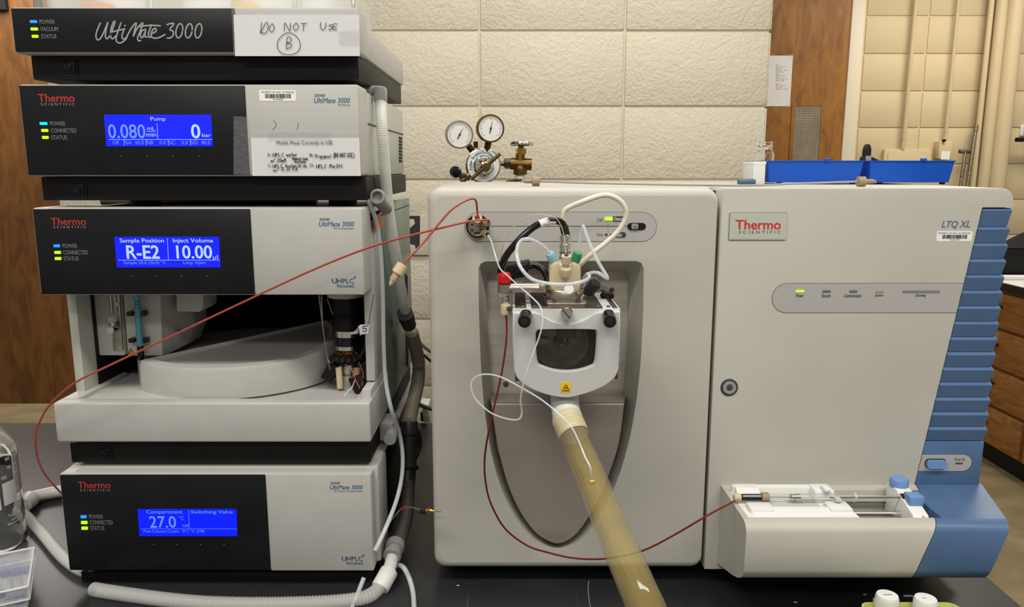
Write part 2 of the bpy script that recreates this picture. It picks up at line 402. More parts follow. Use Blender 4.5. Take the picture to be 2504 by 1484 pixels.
# wooden door right, with frame, wired window and pinned sheet
dx1 = A(2066, 200, FARY).x; dx0 = dx1-.95
dz1 = 2.9
d1 = struct('door_1', M().box(dx0, dx1, FARY-.02, FARY+.03, .01, dz1), 'wood_light')
wa, wb, _, wtop = rectw(1940, 260, 2004, 420, FARY-.02)
_, _, wbot, _ = rectw(1940, 300, 2004, 640, FARY-.02)
wf = part(d1, 'window_frame', M().ring(rrect(wa-.02, wb+.02, wbot-.02, wtop+.02, FARY-.024, .004, 2), rrect(wa, wb, wbot, wtop, FARY-.024, .003, 2)).loft([rrect(wa, wb, wbot, wtop, FARY-.024, .003, 2), rrect(wa, wb, wbot, wtop, FARY-.018, .003, 2)], False, False), 'wood_light')
part(d1, 'pane', M().box(wa, wb, FARY-.0215, FARY-.0205, wbot, wtop), 'meshglass', 'wired glass pane')
m = M(); n = 0
x = wa
while x < wb: m.box(x, x+.0009, FARY-.0226, FARY-.0216, wbot, wtop); x += .013
z = wbot
while z < wtop: m.box(wa, wb, FARY-.0226, FARY-.0216, z, z+.0009); z += .013
part(d1, 'wire_mesh', m, 'meshwire')
struct('trim_1', M().box(dx1, dx1+.075, FARY-.03, FARY+.02, 0, 2.95, .006), 'doorframe')
sx0, sx1, sz0, sz1 = rectw(1845, 136, 1935, 260, FARY-.021)
sh = solo('notice_sheet', M().box(sx0, sx1, FARY-.0225, FARY-.0205, sz0, sz1), 'paper', 'printed notice sheet taped to the wooden door behind the block wall', 'notice', ((sx0+sx1)/2, FARY-.021, sz0))
for k in range(14):
    yy = 158+k*4.2+(4 if k > 9 else 0); txt(sh, 'lllllm nllll mll'[:9+(k*5) % 7], (1897, yy, 1905+((k*37) % 23), yy+2.2), FARY-.0226, 'print_dark')
for x0, y0 in ((1928, 132), (1922, 252)):
    a, b, c, d = rectw(x0, y0, x0+13, y0+11, FARY-.0226); part(sh, 'tape_strip', M().box(a, b, FARY-.0232, FARY-.0226, c, d), 'tape')
# left wooden door and side wall
lx1 = A(180, 500, 4.7).x
struct('door_2', M().box(-4.2, lx1+.6, 4.7, 4.76, .0, 3.1), 'wood')
a, b, c, d = rectw(-60, -60, 15, 25, 4.69)
struct('trim_2', M().box(a, b, 4.67, 4.70, c, d), 'black')
# conduits and pipes on the far wall
def vpipe(x0t, x1t, x0b, x1b, yb, label, off=.03, top=3.1, bottom=None, m_='pipe'):
    xc = (A((x0t+x1t)/2, 0, FARY-off).x+A((x0b+x1b)/2, 440, FARY-off).x)/2
    r = (x1t-x0t)/2*PX(x0t, 100, FARY)
    zb = bottom if bottom is not None else A(x0b, yb, FARY-off).z
    th = thing('wall_pipe', label, 'pipe', (xc, FARY-off, zb), 'painted pipes on the far wall')
    part(th, 'pipe_run', M().cyl((xc, FARY-off, zb), (xc, FARY-off, top), r, n=20), m_)
    for z in (zb+.05, zb+1.2): part(th, 'clamp', M().lathe([(r*1.12, 0), (r*1.12, .025)], (xc, FARY-off, z), n=20), m_)
vpipe(2226, 2236, 2206, 2214, 362, 'thin painted conduit nearest the door frame, ending above the switch panel')
vpipe(2332, 2340, 2306, 2314, 345, 'thin painted conduit running down into the small grey control box')
vpipe(2417, 2430, 2376, 2388, 640, 'slim painted pipe beside the two thicker pipes', .05, bottom=.0)
vpipe(2436, 2462, 2398, 2417, 640, 'medium painted pipe between slim pipe and thickest pipe', .07, bottom=.0)
vpipe(2464, 2502, 2420, 2463, 640, 'thickest cream painted pipe at the right end of the far wall', .09, bottom=.0)
cx0, cx1, cz0, cz1 = rectw(2294, 345, 2326, 388, FARY-.05)
cb = thing('control_box', 'small cream control box with white tag on the far wall', 'box', ((cx0+cx1)/2, FARY, cz0))
part(cb, 'body', M().box(cx0, cx1, FARY-.06, FARY+.004, cz0, cz1, .004), 'farpaint')
a, b, c, d = rectw(2301, 370, 2322, 390, FARY-.06); part(cb, 'tag', M().box(a, b, FARY-.062, FARY-.06, c, d), 'label'); part(cb, 'knob', M().cyl((a+.005, FARY-.075, d+.06), (a+.005, FARY-.058, d+.06), .008), 'black')
cx0, cx1, cz0, cz1 = rectw(2160, 365, 2275, 398, FARY-.02)
jb = thing('switch_panel', 'flat painted panel box under the thin conduit on far wall', 'panel', ((cx0+cx1)/2, FARY, cz0-.2))
part(jb, 'cover', M().box(cx0, cx1, FARY-.03, FARY+.004, cz0-.2, cz1, .004), 'farpaint'); part(jb, 'rim', M().box(cx0+.02, cx1-.02, FARY-.034, FARY-.03, cz0-.18, cz1-.02, .003), 'farpaint')
# two rods leaning on the wall by the pipes
for (pts, lab, hd) in (([(2346, 470, 4.36), (2361, 370, 4.42)], 'thin knurled steel rod with crossbar leaning against the far wall', True), ([(2363, 470, 4.36), (2386, 318, 4.44)], 'longer knurled steel rod leaning beside the thick pipes', False)):
    p0, p1 = A(*pts[0]), A(*pts[1]); d = (p1-p0); k = p0.z/d.z*-1; p0 = p0+d*k
    th = thing('support_rod', lab, 'rod', p0); part(th, 'shaft', M().cyl(p0, p1, .009, n=10), 'steelrod')
    if hd: part(th, 'crossbar', M().cyl(p1-Vector((.035, 0, .0)), p1+Vector((.035, 0, .0)), .012, n=10), 'steelrod')
    else: part(th, 'end_cap', M().cyl(p1, p1+d.normalized()*.03, .011, n=10), 'steelrod')
# outlet and dark handle on the right
a, b, c, d = rectw(2496, 305, 2530, 332, FARY-.01); ol = thing('wall_outlet', 'white wall outlet above the black handle at the right edge', 'outlet', ((a+b)/2, FARY, c))
part(ol, 'cover_plate', M().box(a, b, FARY-.012, FARY+.002, c, d, .003), 'white')
for k in (.3, .7): part(ol, 'socket', M().box(a+.012, b-.012, FARY-.014, FARY-.012, c+(d-c)*k-.012, c+(d-c)*k+.012, .001), 'lightgrey')
a, b, c, d = rectw(2483, 336, 2560, 347, FARY-.1); sf = thing('towel_bar', 'black bar handle sticking out at the right edge of far wall', 'handle', ((a+b)/2, FARY, c))
part(sf, 'bar', M().box(a, b, FARY-.12, FARY-.09, c, d, .006), 'blackgloss'); part(sf, 'bracket', M().box(b-.06, b-.04, FARY-.1, FARY+.004, c, d), 'blackgloss')
# oak drawer cabinets along the right
CXX = 2.40
tz = .93
cabs = [(2.35, 2.98), (2.99, 3.42), (3.43, 3.90)]
dz = [(.11, .30), (.305, .495), (.50, .69), (.695, .875)]
labs = ['oak drawer cabinet nearest the camera along the right side', 'oak drawer cabinet with white card, middle of the right row', 'oak drawer cabinet at the far end of the right row']
for (y0, y1), lb in zip(cabs, labs):
    cbn = thing('drawer_cabinet', lb, 'cabinet', (CXX+.25, (y0+y1)/2, 0), 'oak drawer cabinets')
    part(cbn, 'body', M().box(CXX+.012, CXX+.6, y0, y1, .1, .89), 'oak')
    part(cbn, 'plinth', M().box(CXX+.04, CXX+.58, y0, y1, 0, .1), 'black')
    for i, (z0, z1) in enumerate(dz):
        for j, (q0, q1) in enumerate([(y0+.008, y1-.008)] if y1-y0 < .55 else [(y0+.008, (y0+y1)/2-.006), ((y0+y1)/2+.006, y1-.008)]):
            jut = .012 if (i == 0 and j == 0) else 0
            dr = part(cbn, 'drawer', M().box(CXX-.008-jut, CXX+.014, q0, q1, z0+.006, z1-.004, .003), 'oak')
            yc = q0+(q1-q0)*.62; zc = z0+(z1-z0)*.62
            part(dr, 'pull', M().box(CXX-.035-jut, CXX-.006-jut, yc-.035, yc+.035, zc-.008, zc+.004, .003), 'brass')
            part(dr, 'card_holder', M().box(CXX-.010-jut, CXX-.007-jut, yc-.03, yc+.03, zc+.02, zc+.06), 'peek_dark')
            if i == 3 and y0 < 3.2 and y0 > 2.9: part(dr, 'card', M().box(CXX-.0115-jut, CXX-.0075-jut, q0+.06, q0+.17, z1-.055, z1-.03), 'label')
ct = solo('side_worktop', M().box(CXX-.03, CXX+.64, 2.3, 4.05, .89, .925, .004), 'black', 'black edged side worktop over the oak drawers', 'worktop', (CXX+.3, 3.3, .89))
pm = thing('bench_paper', 'white liner paper covering the side worktop', 'bench liner', (CXX+.3, 3.2, .925))
part(pm, 'sheet', M().box(CXX-.028, CXX+.6, 2.35, 3.80, .925, .930, .002), 'paper')
part(pm, 'fold', M().box(CXX+.0, CXX+.5, 3.74, 3.80, .93, .95, .006), 'paper')
bb = A(2440, 628, 3.95); 
bx = thing('black_case', 'black equipment case at the back of the white side worktop', 'case', (CXX+.27, 3.92, .925))
part(bx, 'body', M().box(CXX+.0, CXX+.55, 3.82, 4.02, .925, 1.08, .01), 'black'); part(bx, 'lid', M().prism([Vector((CXX, 3.82, 1.08)), Vector((CXX+.55, 3.82, 1.08)), Vector((CXX+.55, 3.9, 1.22)), Vector((CXX+.2, 3.9, 1.15))], (0, .02, 0)), 'black')
# ------------------------------------------------------------------ the bench
bxr = AZ(2460, 1449, BZ).x
bench = thing('lab_bench', 'black topped lab bench carrying the two instruments', 'bench', (-.5, 1.05, 0))
part(bench, 'worktop', M().box(-2.6, bxr, .44, 1.656, BZ-.032, BZ, .003), 'benchtop')
part(bench, 'cabinet_base', M().box(-2.55, bxr-.03, .5, 1.62, .1, BZ-.032), 'oak'); part(bench, 'plinth', M().box(-2.5, bxr-.06, .55, 1.6, 0, .1), 'black')
# ================================================================== LIQUID CHROMATOGRAPHY STACK
YH = .965; YB = 1.40
def thermo(parent, rect, Y, red='print_redlo', grey='print_silver'):
    x0, y0, x1, y1 = rect; h = y1-y0
    txt(parent, 'Thermo', (x0, y0, x1, y0+h*.68), Y, red, bold=.022, name='logo_lettering')
    txt(parent, 'SCIENTIFIC', (x0+(x1-x0)*.07, y0+h*.78, x1, y1), Y, grey, space=1.6, name='logo_lettering')
def leds(parent, rows, Y):
    for (x, y, wd, s, x0, x1, m_) in rows:
        part(parent, 'status_light', plate(x, y-3.4, x+wd, y+3.4, Y, .0010, .0008), m_)
        txt(parent, s, (x0, y-5, x1, y+5), Y, 'print_grey', name='caption')
def latch(base, x, y, Y, s=1):
    lt = part(base, 'latch', M().ring([A(x, y, Y-.0008), A(x+44*s, y, Y-.0008), A(x+44*s, y+40*s, Y-.0008), A(x, y+40*s, Y-.0008)], [A(x+4*s, y+3*s, Y-.0008), A(x+40*s, y+3*s, Y-.0008), A(x+40*s, y+36*s, Y-.0008), A(x+4*s, y+36*s, Y-.0008)]), 'void')
    a, b, c, d = rectw(x+5*s, y+4*s, x+39*s, y+35*s, Y); part(lt, 'latch_plate', M().box(a, b, Y-.002, Y, c, d, .0008), 'black')
    a, b, c, d = rectw(x+14*s, y+12*s, x+31*s, y+28*s, Y); part(lt, 'latch_tab', M().box(a, b, Y-.004, Y-.002, c, d, .0008), 'blackgloss')
def module(name, label, pan, split, base, bodytop, Yb=YB, sideM='casing_side', body=True):
    (lt, rt, yt, lb, rb, yb) = pan
    XL = (A(lt, yt, YH).x+A(lb, yb, YH).x)/2; XR = (A(rt, yt, YH).x+A(rb, yb, YH).x)/2
    zt = A(lt, yt, YH).z; zb = A(lb, yb, YH).z
    (bl, br, b0, b1) = base; YF = YH+.02
    bzt = A(bl, b0, YF).z; bzb = A(bl, b1, YF).z
    th = thing(name, label, 'instrument', ((XL+XR)/2, (YH+Yb)/2, bzb))
    part(th, 'front_bezel', M().box(XL, XR, YH, YH+.055, zb, zt, .004, 3), 'casing')
    bs = part(th, 'base', M().box((A(bl, b0, YF).x+A(bl, b1, YF).x)/2, A(br, b0, YF).x+.004, YF, Yb-.01, bzb, bzt, .002), 'black')
    if body:
        ztb = A(rt+25, bodytop, YH+.06).z
        part(th, 'housing', M().box(XL+.003, XR-.003, YH+.05, Yb, bzt, ztb, .003), sideM)
    sx = split
    XS = A(sx, (yt+yb)/2, YH).x
    dp = part(th, 'display_panel', M().box(XL+.0022, XS, YH-.0012, YH+.004, zb+.0015, zt-.0015, .0012, 2), 'darkpanel')
    dr = part(th, 'front_door', M().box(XS+.0008, XR-.001, YH-.0012, YH+.006, zb+.001, zt-.001, .0012, 2), 'casing')
    return th, bs, dp, dr, (XL, XR, zb, zt)
YD = YH-.0012
def dots(parent, xs, y):
    m = M()
    for x in xs: a, b, c, d = rectw(x-1, y-1, x+1, y+1, YD); m.box(a, b, YD-.0004, YD, c, d)
    part(parent, 'key_marks', m, 'print_grey')
# ---- degasser
dg, bs, dp, dr, dims = module('degasser_module', 'slim black and grey degasser module on top of the instrument stack, with taped note', (22, 876, 17, 35, 881, 130), 577, (77, 868, 131, 195), 62, 1.365, 'casing')
latch(bs, 146, 145, YH+.02)
leds(dp, [(74, 53, 17, 'POWER', 97, 134, 'ledblue'), (76, 71, 17, 'VACUUM', 99, 142, 'ledgreen'), (79, 89, 15, 'STATUS', 101, 138, 'ledgreen')], YD)
S = .3099
U = [[(792, 182), (768, 235), (757, 285), (770, 315), (795, 300), (825, 240), (850, 178)], [(850, 178), (836, 240), (832, 290), (848, 305), (872, 270), (898, 205), (908, 168), (892, 180), (874, 240), (874, 290), (890, 306), (912, 285)],
     [(955, 180), (930, 250), (916, 305), (925, 332), (952, 338), (990, 312), (1010, 270)], [(880, 252), (985, 228)], [(975, 240), (962, 285), (970, 306), (995, 296), (1035, 225), (1075, 180), (1062, 240), (1052, 285)], [(984, 205), (988, 200)],
     [(1052, 285), (1082, 225), (1128, 180), (1105, 250), (1085, 300), (1095, 322), (1110, 318)], [(1150, 232), (1118, 245), (1108, 285), (1125, 295), (1150, 240), (1142, 285), (1158, 292)], [(1195, 195), (1172, 265), (1176, 295), (1198, 285)],
     [(1090, 212), (1180, 200), (1265, 203)], [(1200, 265), (1232, 245), (1226, 222), (1202, 240), (1192, 280), (1212, 300), (1255, 296), (1302, 272)]]
Z = [[(1318, 195), (1345, 186), (1372, 188), (1340, 232), (1366, 246), (1366, 278), (1345, 298), (1320, 300)]]
for cx in (1415, 1490, 1566): Z.append([(cx+26*math.cos(a)+8*math.sin(a), 243-56*math.sin(a)) for a in [k*math.pi/6 for k in range(13)]])
pen(dp, [[(x*S, y*S) for x, y in l] for l in U+Z], YD, 'print_silver', 3.4, 'logo_lettering')
dnote = thing('taped_note', 'white note reading do not use B, taped to the degasser front', 'note', A(725, 136, YD-.001))
part(dnote, 'paper', M().prism([A(571, 36, YD-.0012), A(878, 36, YD-.0012), A(880, 137, YD-.0012), A(575, 137, YD-.0012)], (0, .0004, 0)), 'paper')
part(dnote, 'tape', M().prism([A(566, 19, YD-.0020), A(877, 19, YD-.0020), A(880, 134, YD-.0020), A(571, 134, YD-.0020)], (0, .0003, 0)), 'tape', 'clear packing tape')
part(dnote, 'tape_strip', M().prism([A(828, 74, YD-.0026), A(881, 72, YD-.0026), A(881, 111, YD-.0026), A(829, 111, YD-.0026)], (0, .0003, 0)), 'tape')
part(dnote, 'tape_fold', M().prism([A(881, 75, YD-.002), A(900, 88, YH+.04), A(902, 138, YH+.04), A(881, 130, YD-.002)], (.0004, 0, 0)), 'tape')
k = scrawl('D', 637, 80, 17, 26)+scrawl('O', 657, 78, 13, 20)+scrawl('N', 695, 76, 13, 20)+scrawl('O', 716, 74, 13, 18)+scrawl('T', 734, 75, 15, 18)+scrawl('U', 783, 72, 12, 17)+scrawl('S', 803, 73, 10, 13)+scrawl('E', 815, 72, 9, 13)+scrawl('B', 700, 119, 13, 28)
k.append([(706+28*math.cos(a)-2*math.sin(2*a), 107-27*math.sin(a)) for a in [q*math.pi/9 for q in range(19)]])
pen(dnote, k, YD-.0026, 'ink', 1.5)
# ---- pump
pm_, bs, dp, dr, dims = module('pump_module', 'chromatography pump module with blue screen, second from top of stack', (43, 879, 206, 65, 883, 431), 605, (102, 887, 432, 490), 222, 1.365)
latch(bs, 168, 445, YH+.02)
XR = dims[1]
hs = [c for c in pm_.children if c.name.startswith('housing')][0]
m = M(); part(hs, 'seam', M().box(XR-.004, XR-.0022, YH+.06, 1.364, A(985, 325, 1.3).z-.001, A(985, 325, 1.3).z+.001), 'print_dark')
for k in range(8):
    q = AX(979, 338+k*8, XR-.003); part(hs, 'vent_slot', M().box(XR-.004, XR-.0022, q.y-.018, q.y+.018, q.z-.002, q.z+.002), 'void')
thermo(dp, (94, 230, 182, 258), YD)
leds(dp, [(98, 302, 18, 'POWER', 123, 160, 'ledcyan'), (102, 319, 16, 'CONNECTED', 125, 187, 'ledgreen'), (104, 336, 15, 'STATUS', 126, 164, 'ledgreen')], YD)
def screen(parent, q, lab):
    m = M().prism([A(x, y, YD-.0008) for x, y in q], (0, .0008, 0)); return part(parent, 'display_screen', m, 'lcd', lab)
YS = YD-.0008
s_ = screen(pm_, [(254, 280), (516, 280), (520, 358), (260, 358)], 'blue lit pump readout screen')
T = lambda s, r, m_='lcdtext', b=0: txt(s_, s, r, YS, m_, bold=b, name='readout')
T('Pump', (368, 286, 405, 298)); T('0.080', (265, 304, 355, 338), 'lcddim', .012); T('mL', (360, 309, 378, 318)); T('min', (358, 324, 382, 334)); T('0', (468, 304, 489, 338), 'lcdtext', .02); T('bar', (494, 326, 516, 335))
for i, (t, r) in enumerate([('Off', (276, 344, 291, 353)), ('%A', (306, 344, 322, 353)), ('60.0', (331, 344, 352, 353)), ('%B', (359, 344, 375, 353)), ('0.0', (390, 344, 405, 353)), ('%C:', (413, 344, 430, 353)), ('0.0', (444, 344, 459, 353)), ('%D:', (467, 344, 485, 353)), ('40.0', (492, 344, 514, 353))]): T(t, r, 'lcddim')
pen(s_, [[(266, 341), (519, 341)], [(384, 301), (386, 340)], [(359, 321), (381, 321)], [(303, 342), (304, 355)], [(357, 342), (358, 355)], [(411, 342), (412, 355)], [(465, 342), (466, 355)]], YS, 'lcdtext', 1, 'readout', smooth=False)
dots(dp, (297, 360, 423, 486), 381)
asset_label(dr, (634, 220, 724, 247), YD, '447808')
def ultimate(parent, rect, sub, Y):
    x0, y0, x1, y1 = rect; h = y1-y0; w_ = x1-x0
    txt(parent, 'DIONEX', (x0+w_*.02, y0, x0+w_*.32, y0+h*.22), Y, 'print_dark', .2, .012, 'model_lettering')
    txt(parent, 'UltiMate 3000', (x0, y0+h*.3, x1, y0+h*.7), Y, 'print_blue', .2, .014, 'model_lettering')
    sw = {'RS Pump': .33, 'RS Autosampler': .58, 'RS Column Compartment': .88}[sub]
    txt(parent, sub, (x1-w_*sw, y0+h*.78, x1, y1), Y, 'print_dark', .2, 0, 'model_lettering')
def uhplc(parent, rect, Y):
    x0, y0, x1, y1 = rect; h = y1-y0; w_ = x1-x0
    txt(parent, 'U', (x0, y0+h*.22, x0+w_*.2, y0+h*.62), Y, 'print_blue', 0, .035, 'model_lettering'); txt(parent, 'HPLC', (x0+w_*.22, y0+h*.22, x0+w_*.9, y0+h*.62), Y, 'print_dark', 0, .01, 'model_lettering')
    txt(parent, '+', (x0+w_*.88, y0, x1, y0+h*.22), Y, 'print_blue', 0, .04, 'model_lettering'); txt(parent, 'focused', (x0+w_*.2, y0+h*.66, x0+w_*.9, y1), Y, 'print_blue', 0, .02, 'model_lettering')
ultimate(dr, (768, 230, 856, 261), 'RS Pump', YD)
pn = thing('taped_note', 'typed mobile phase note with handwriting taped to the pump door', 'note', A(747, 432, YD-.001))
part(pn, 'paper', M().prism([A(614, 337, YD-.0012), A(878, 337, YD-.0012), A(882, 430, YD-.0012), A(618, 430, YD-.0012)], (0, .0004, 0)), 'paper')
part(pn, 'tape', M().prism([A(655, 318, YD-.0019), A(810, 318, YD-.0019), A(812, 345, YD-.0019), A(656, 345, YD-.0019)], (0, .0003, 0)), 'tape')
part(pn, 'tape_strip', M().prism([A(616, 321, YD-.0024), A(876, 321, YD-.0024), A(880, 428, YD-.0024), A(622, 428, YD-.0024)], (0, .0003, 0)), 'tape', 'clear packing tape')
part(pn, 'tape_end', M().prism([A(571, 284, YD-.0019), A(608, 286, YD-.0019), A(610, 428, YD-.0019), A(571, 427, YD-.0019)], (0, .0003, 0)), 'tape')
YN = YD-.0025
txt(pn, 'Mobile Phase Currently in USE', (676, 344, 813, 356), YN, 'print_dark', name='typed_line')
for t, r in (('A:', (653, 374, 663, 382)), ('B:', (757, 375, 767, 383)), ('C:', (655, 400, 664, 408)), ('D:', (758, 400, 768, 408))): txt(pn, t, r, YN, 'print_dark', name='typed_line')
k = scrawl('HPLC', 667, 383, 5.2, 9)+scrawl('water', 700, 382, 4.2, 9)+scrawl('w/ 20mM', 662, 396, 4.2, 9)+scrawl('Ammonium', 714, 391, 3.8, 8)+scrawl('Acetate', 720, 398, 3, 6)
k += scrawl('Propanol', 771, 386, 3.7, 9)+scrawl('(', 814, 385, 4, 12)+scrawl('DO NOT USE)', 818, 384, 3.6, 10)+scrawl('HPLC', 667, 410, 4.6, 8)+scrawl('Acetonitrile', 697, 409, 3.6, 8)+scrawl('w/', 668, 419, 5, 8)+scrawl('0.1% FA', 688, 418, 5, 9)+scrawl('HPLC', 773, 411, 4.8, 9)+scrawl('MeOH', 805, 410, 6, 9)
pen(pn, k, YN, 'ink', 1.3, smooth=False)
pen(dr, [[(668, 295), (675, 303), (672, 312), (667, 317)], [(729, 301), (727, 317)]], YD, 'print_dark', 1.2, 'pen_mark')
# ---- autosampler
PT = (77, 886, 508, 97, 894, 722)
as_, bs, dp, dr, dims = module('autosampler_module', 'autosampler module with open front tray and carousel, third from top', PT, 618, (172, 897, 1082, 1132), 520, 1.41, body=False)
XL, XR, zpb, zpt = dims
latch(bs, 238, 1092, YH+.02, .85)
tzt = A(132, 985, YH).z; tzb = A(135, 1082, YH).z; YBK = 1.41
TXL = (A(132, 985, YH).x+A(135, 1082, YH).x)/2; TXR = (A(902, 985, YH).x+A(909, 1082, YH).x)/2
fl = tzt-.006
m = M()                                                 # tray body with a sunken floor
m.box(TXL, TXR, YH, YH+.022, tzb, tzt, .003, 3); m.box(TXL+.0003, TXL+.022, YH+.006, 1.12, tzb+.001, tzt-.0004, .001); m.box(TXR-.022, TXR-.0003, YH+.006, 1.12, tzb+.001, tzt-.0004, .001)
m.box(TXL+.002, TXR-.002, YH+.01, YBK, tzb, fl)
tr = part(as_, 'tray', m, 'casing')
part(tr, 'tray_step', M().prism([Vector((TXL+.03, YH+.03, fl)), Vector((TXL+.16, YH+.024, fl)), Vector((TXL+.13, YH+.1, fl)), Vector((TXL+.10, YH+.12, fl)), Vector((TXL+.03, YH+.06, fl))], (0, 0, .004), .0015), 'casing')
ztop = A(905, 518, YH+.06).z; zsd = A(905, 511, YH+.06).z
part(as_, 'side_wall', M().box(XL+.001, XL+.013, YH+.055, YBK, fl, zsd, .001), 'casing_side')
ws = part(as_, 'side_wall', M().box(XR-.013, XR-.001, YH+.055, YH+.135, fl+.02, zsd, .001), 'casing')
sp_ = part(as_, 'side_cover', M().box(XR-.010, XR-.0005, YH+.137, YBK, tzb+.002, zsd, .001), 'green_side', 'glossy grey green side cover')
part(as_, 'side_skirt', M().box(XR-.013, XR-.001, YH+.02, YH+.135, tzb+.001, fl+.018, .001), 'casing')
part(as_, 'back_wall', M().box(XL+.01, XR-.01, YBK-.02, YBK, tzb, ztop), 'void'); part(as_, 'roof', M().box(XL+.001, XR-.001, YH+.05, YBK, ztop-.012, ztop, .001), 'casing')
part(as_, 'inner_liner', M().box(XL+.0135, XL+.016, YH+.09, YBK-.02, fl, ztop-.012), 'black'); part(as_, 'inner_liner', M().box(XR-.016, XR-.0135, YH+.075, YBK-.02, fl, ztop-.012), 'black')
part(sp_, 'seam', M().box(XR-.002, XR+.0001, YH+.137, YBK-.002, A(985, 640, 1.3).z+.09, A(985, 640, 1.3).z+.0915), 'print_dark')
for (y0, n, x_) in ((676, 10, 997), (826, 12, 999)):
    for k in range(n):
        q = AX(x_, y0+k*6.2, XR); q2 = AX(x_-5, y0+k*6.2-7, XR)
        part(sp_, 'vent_slot', M().prism([Vector((XR-.001, q2.y, q2.z)), Vector((XR-.001, q.y, q.z)), Vector((XR-.001, q.y, q.z-.003)), Vector((XR-.001, q2.y, q2.z-.003))], (.0012, 0, 0)), 'void')
thermo(dp, (125, 533, 210, 558), YD)
leds(dp, [(132, 601, 15, 'POWER', 153, 189, 'ledblue'), (134, 617, 15, 'CONNECTED', 155, 215, 'ledgreen'), (135, 632, 15, 'STATUS', 156, 192, 'ledgreen')], YD)
s_ = screen(as_, [(279, 579), (535, 579), (539, 654), (286, 654)], 'blue lit autosampler readout screen')
T('Sample Position', (293, 583, 401, 596), 'lcdtext', .01); T('R-E2', (310, 600, 389, 632), 'lcdtext', .025); T('Inject Volume', (423, 583, 521, 596), 'lcdtext', .01); T('10.00', (432, 600, 518, 632), 'lcdtext', .02); T('µl', (521, 623, 533, 636)); T('Sample 20.0 (20.0) °C', (302, 638, 406, 648), 'lcddim'); T('Loop: Inject', (448, 638, 503, 648), 'lcddim')
pen(s_, [[(290, 636), (537, 636)], [(409, 583), (412, 635)]], YS, 'lcdtext', 1, 'readout', smooth=False)
dots(dp, (322, 383, 444, 506), 675)
ultimate(dr, (780, 533, 866, 562), 'RS Autosampler', YD); uhplc(dr, (812, 675, 871, 703), YD)
# carousel
ccx = -.410; RC = .150; CYc = .985+RC+.004
def sector(r, a0, a1, n=40): return [Vector((ccx+r*math.cos(math.radians(a0+(a1-a0)*k/n)), CYc+r*math.sin(math.radians(a0+(a1-a0)*k/n)), 0)) for k in range(n+1)]
cr = part(as_, 'carousel_drum', M().lathe([(RC-.006, fl), (RC-.006, fl+.036), (RC-.010, fl+.040), (.02, fl+.042)], (ccx, CYc, 0), n=72), 'casing')
lo = sector(RC, 226, 396); up = []
def tophh(p): return fl+.046+max(0, (p.y-(CYc-.10)))*.10
loops = [[Vector((p.x, p.y, fl+.003)) for p in lo], [Vector((p.x, p.y, tophh(p)-.006)) for p in lo], [Vector((ccx+(p.x-ccx)*.985, CYc+(p.y-CYc)*.985, tophh(p))) for p in lo], [Vector((ccx+(p.x-ccx)*.90, CYc+(p.y-CYc)*.90, tophh(p)+.001)) for p in lo], [Vector((ccx+(p.x-ccx)*.86, CYc+(p.y-CYc)*.86, tophh(p)-.004)) for p in lo]]
part(cr, 'carousel_cover', M().loft(loops, True, True), 'casing', sharp=30)
# injector unit on the left
YI = 1.06
iu = part(as_, 'injector_block', M().prism([A(220, 700, YI), A(296, 700, YI), A(306, 870, YI), A(234, 870, YI)], (0, .12, 0), .003), 'casing')
part(iu, 'slot', M().prism([A(292, 700, YI+.01), A(302, 700, YI+.01), A(313, 866, YI+.01), A(303, 866, YI+.01)], (0, .05, 0)), 'void')
part(iu, 'steel_plate', M().prism([A(272, 700, YI-.003), A(291, 700, YI-.003), A(300, 858, YI-.003), A(276, 858, YI-.003)], (0, .003, 0), .0008), 'steel')
ib = part(as_, 'needle_block', M().prism([A(298, 700, YI-.006), A(392, 700, YI-.006), A(398, 871, YI-.006), A(312, 871, YI-.006)], (0, .1, 0), .003), 'casing')
part(ib, 'side_face', M().prism([A(390, 700, YI-.002), A(430, 700, YI+.03), A(470, 762, YI+.06), A(476, 795, YI+.06), A(458, 842, YI+.05), A(402, 870, YI-.002)], (0, .05, 0), .001), 'casing')
part(ib, 'side_block', M().prism([A(430, 700, YI+.01), A(496, 700, YI+.01), A(498, 752, YI+.01), A(488, 763, YI+.01), A(432, 761, YI+.01)], (0, .05, 0), .001), 'casing')
for x, y in ((409, 828), (441, 811)): part(ib, 'screw', M().cyl(A(x, y, YI+.012), A(x, y, YI+.024), .0028), 'black')
def vcyl(parent, name, x0, y0, x1, y1, Y, r, m_, n=16, label=None):
    return part(parent, name, M().cyl(A(x0, y0, Y), A(x1, y1, Y), r, n=n), m_, label)
sy = vcyl(iu, 'syringe_barrel', 267, 700, 274, 772, YI-.012, .0042, 'glass'); vcyl(iu, 'syringe_plunger', 268, 700, 274, 768, YI-.012, .0018, 'steel')
vcyl(iu, 'syringe_collar', 273, 772, 276, 787, YI-.012, .0062, 'trayplastic'); vcyl(iu, 'syringe_nut', 276, 787, 277, 812, YI-.012, .0050, 'steel'); part(iu, 'thumb_screw', M().cyl(A(270, 808, YI-.03), A(284, 803, YI-.006), .0046), 'chrome')
part(iu, 'screw', M().cyl(A(286, 744, YI-.006), A(286, 744, YI-.002), .0028), 'steel')
ti = A(333, 700, YI-.018); to = A(343, 845, YI-.018); d = (to-ti)
prof = []
for k in range(40):
    t = k/39; r = .0044; 
    if .18 < t < .38 and (k % 2): r = .0036
    prof.append((r, t*d.length))
part(ib, 'needle_tube', M().lathe(prof, ti, d, 20), 'tealtube', 'teal metallic needle tube'); part(ib, 'needle_cap', M().lathe([(.0046, 0), (.0046, .016), (.003, .021), (.0008, .022)], to, d, 16), 'blackgloss', 'black rubber cap')
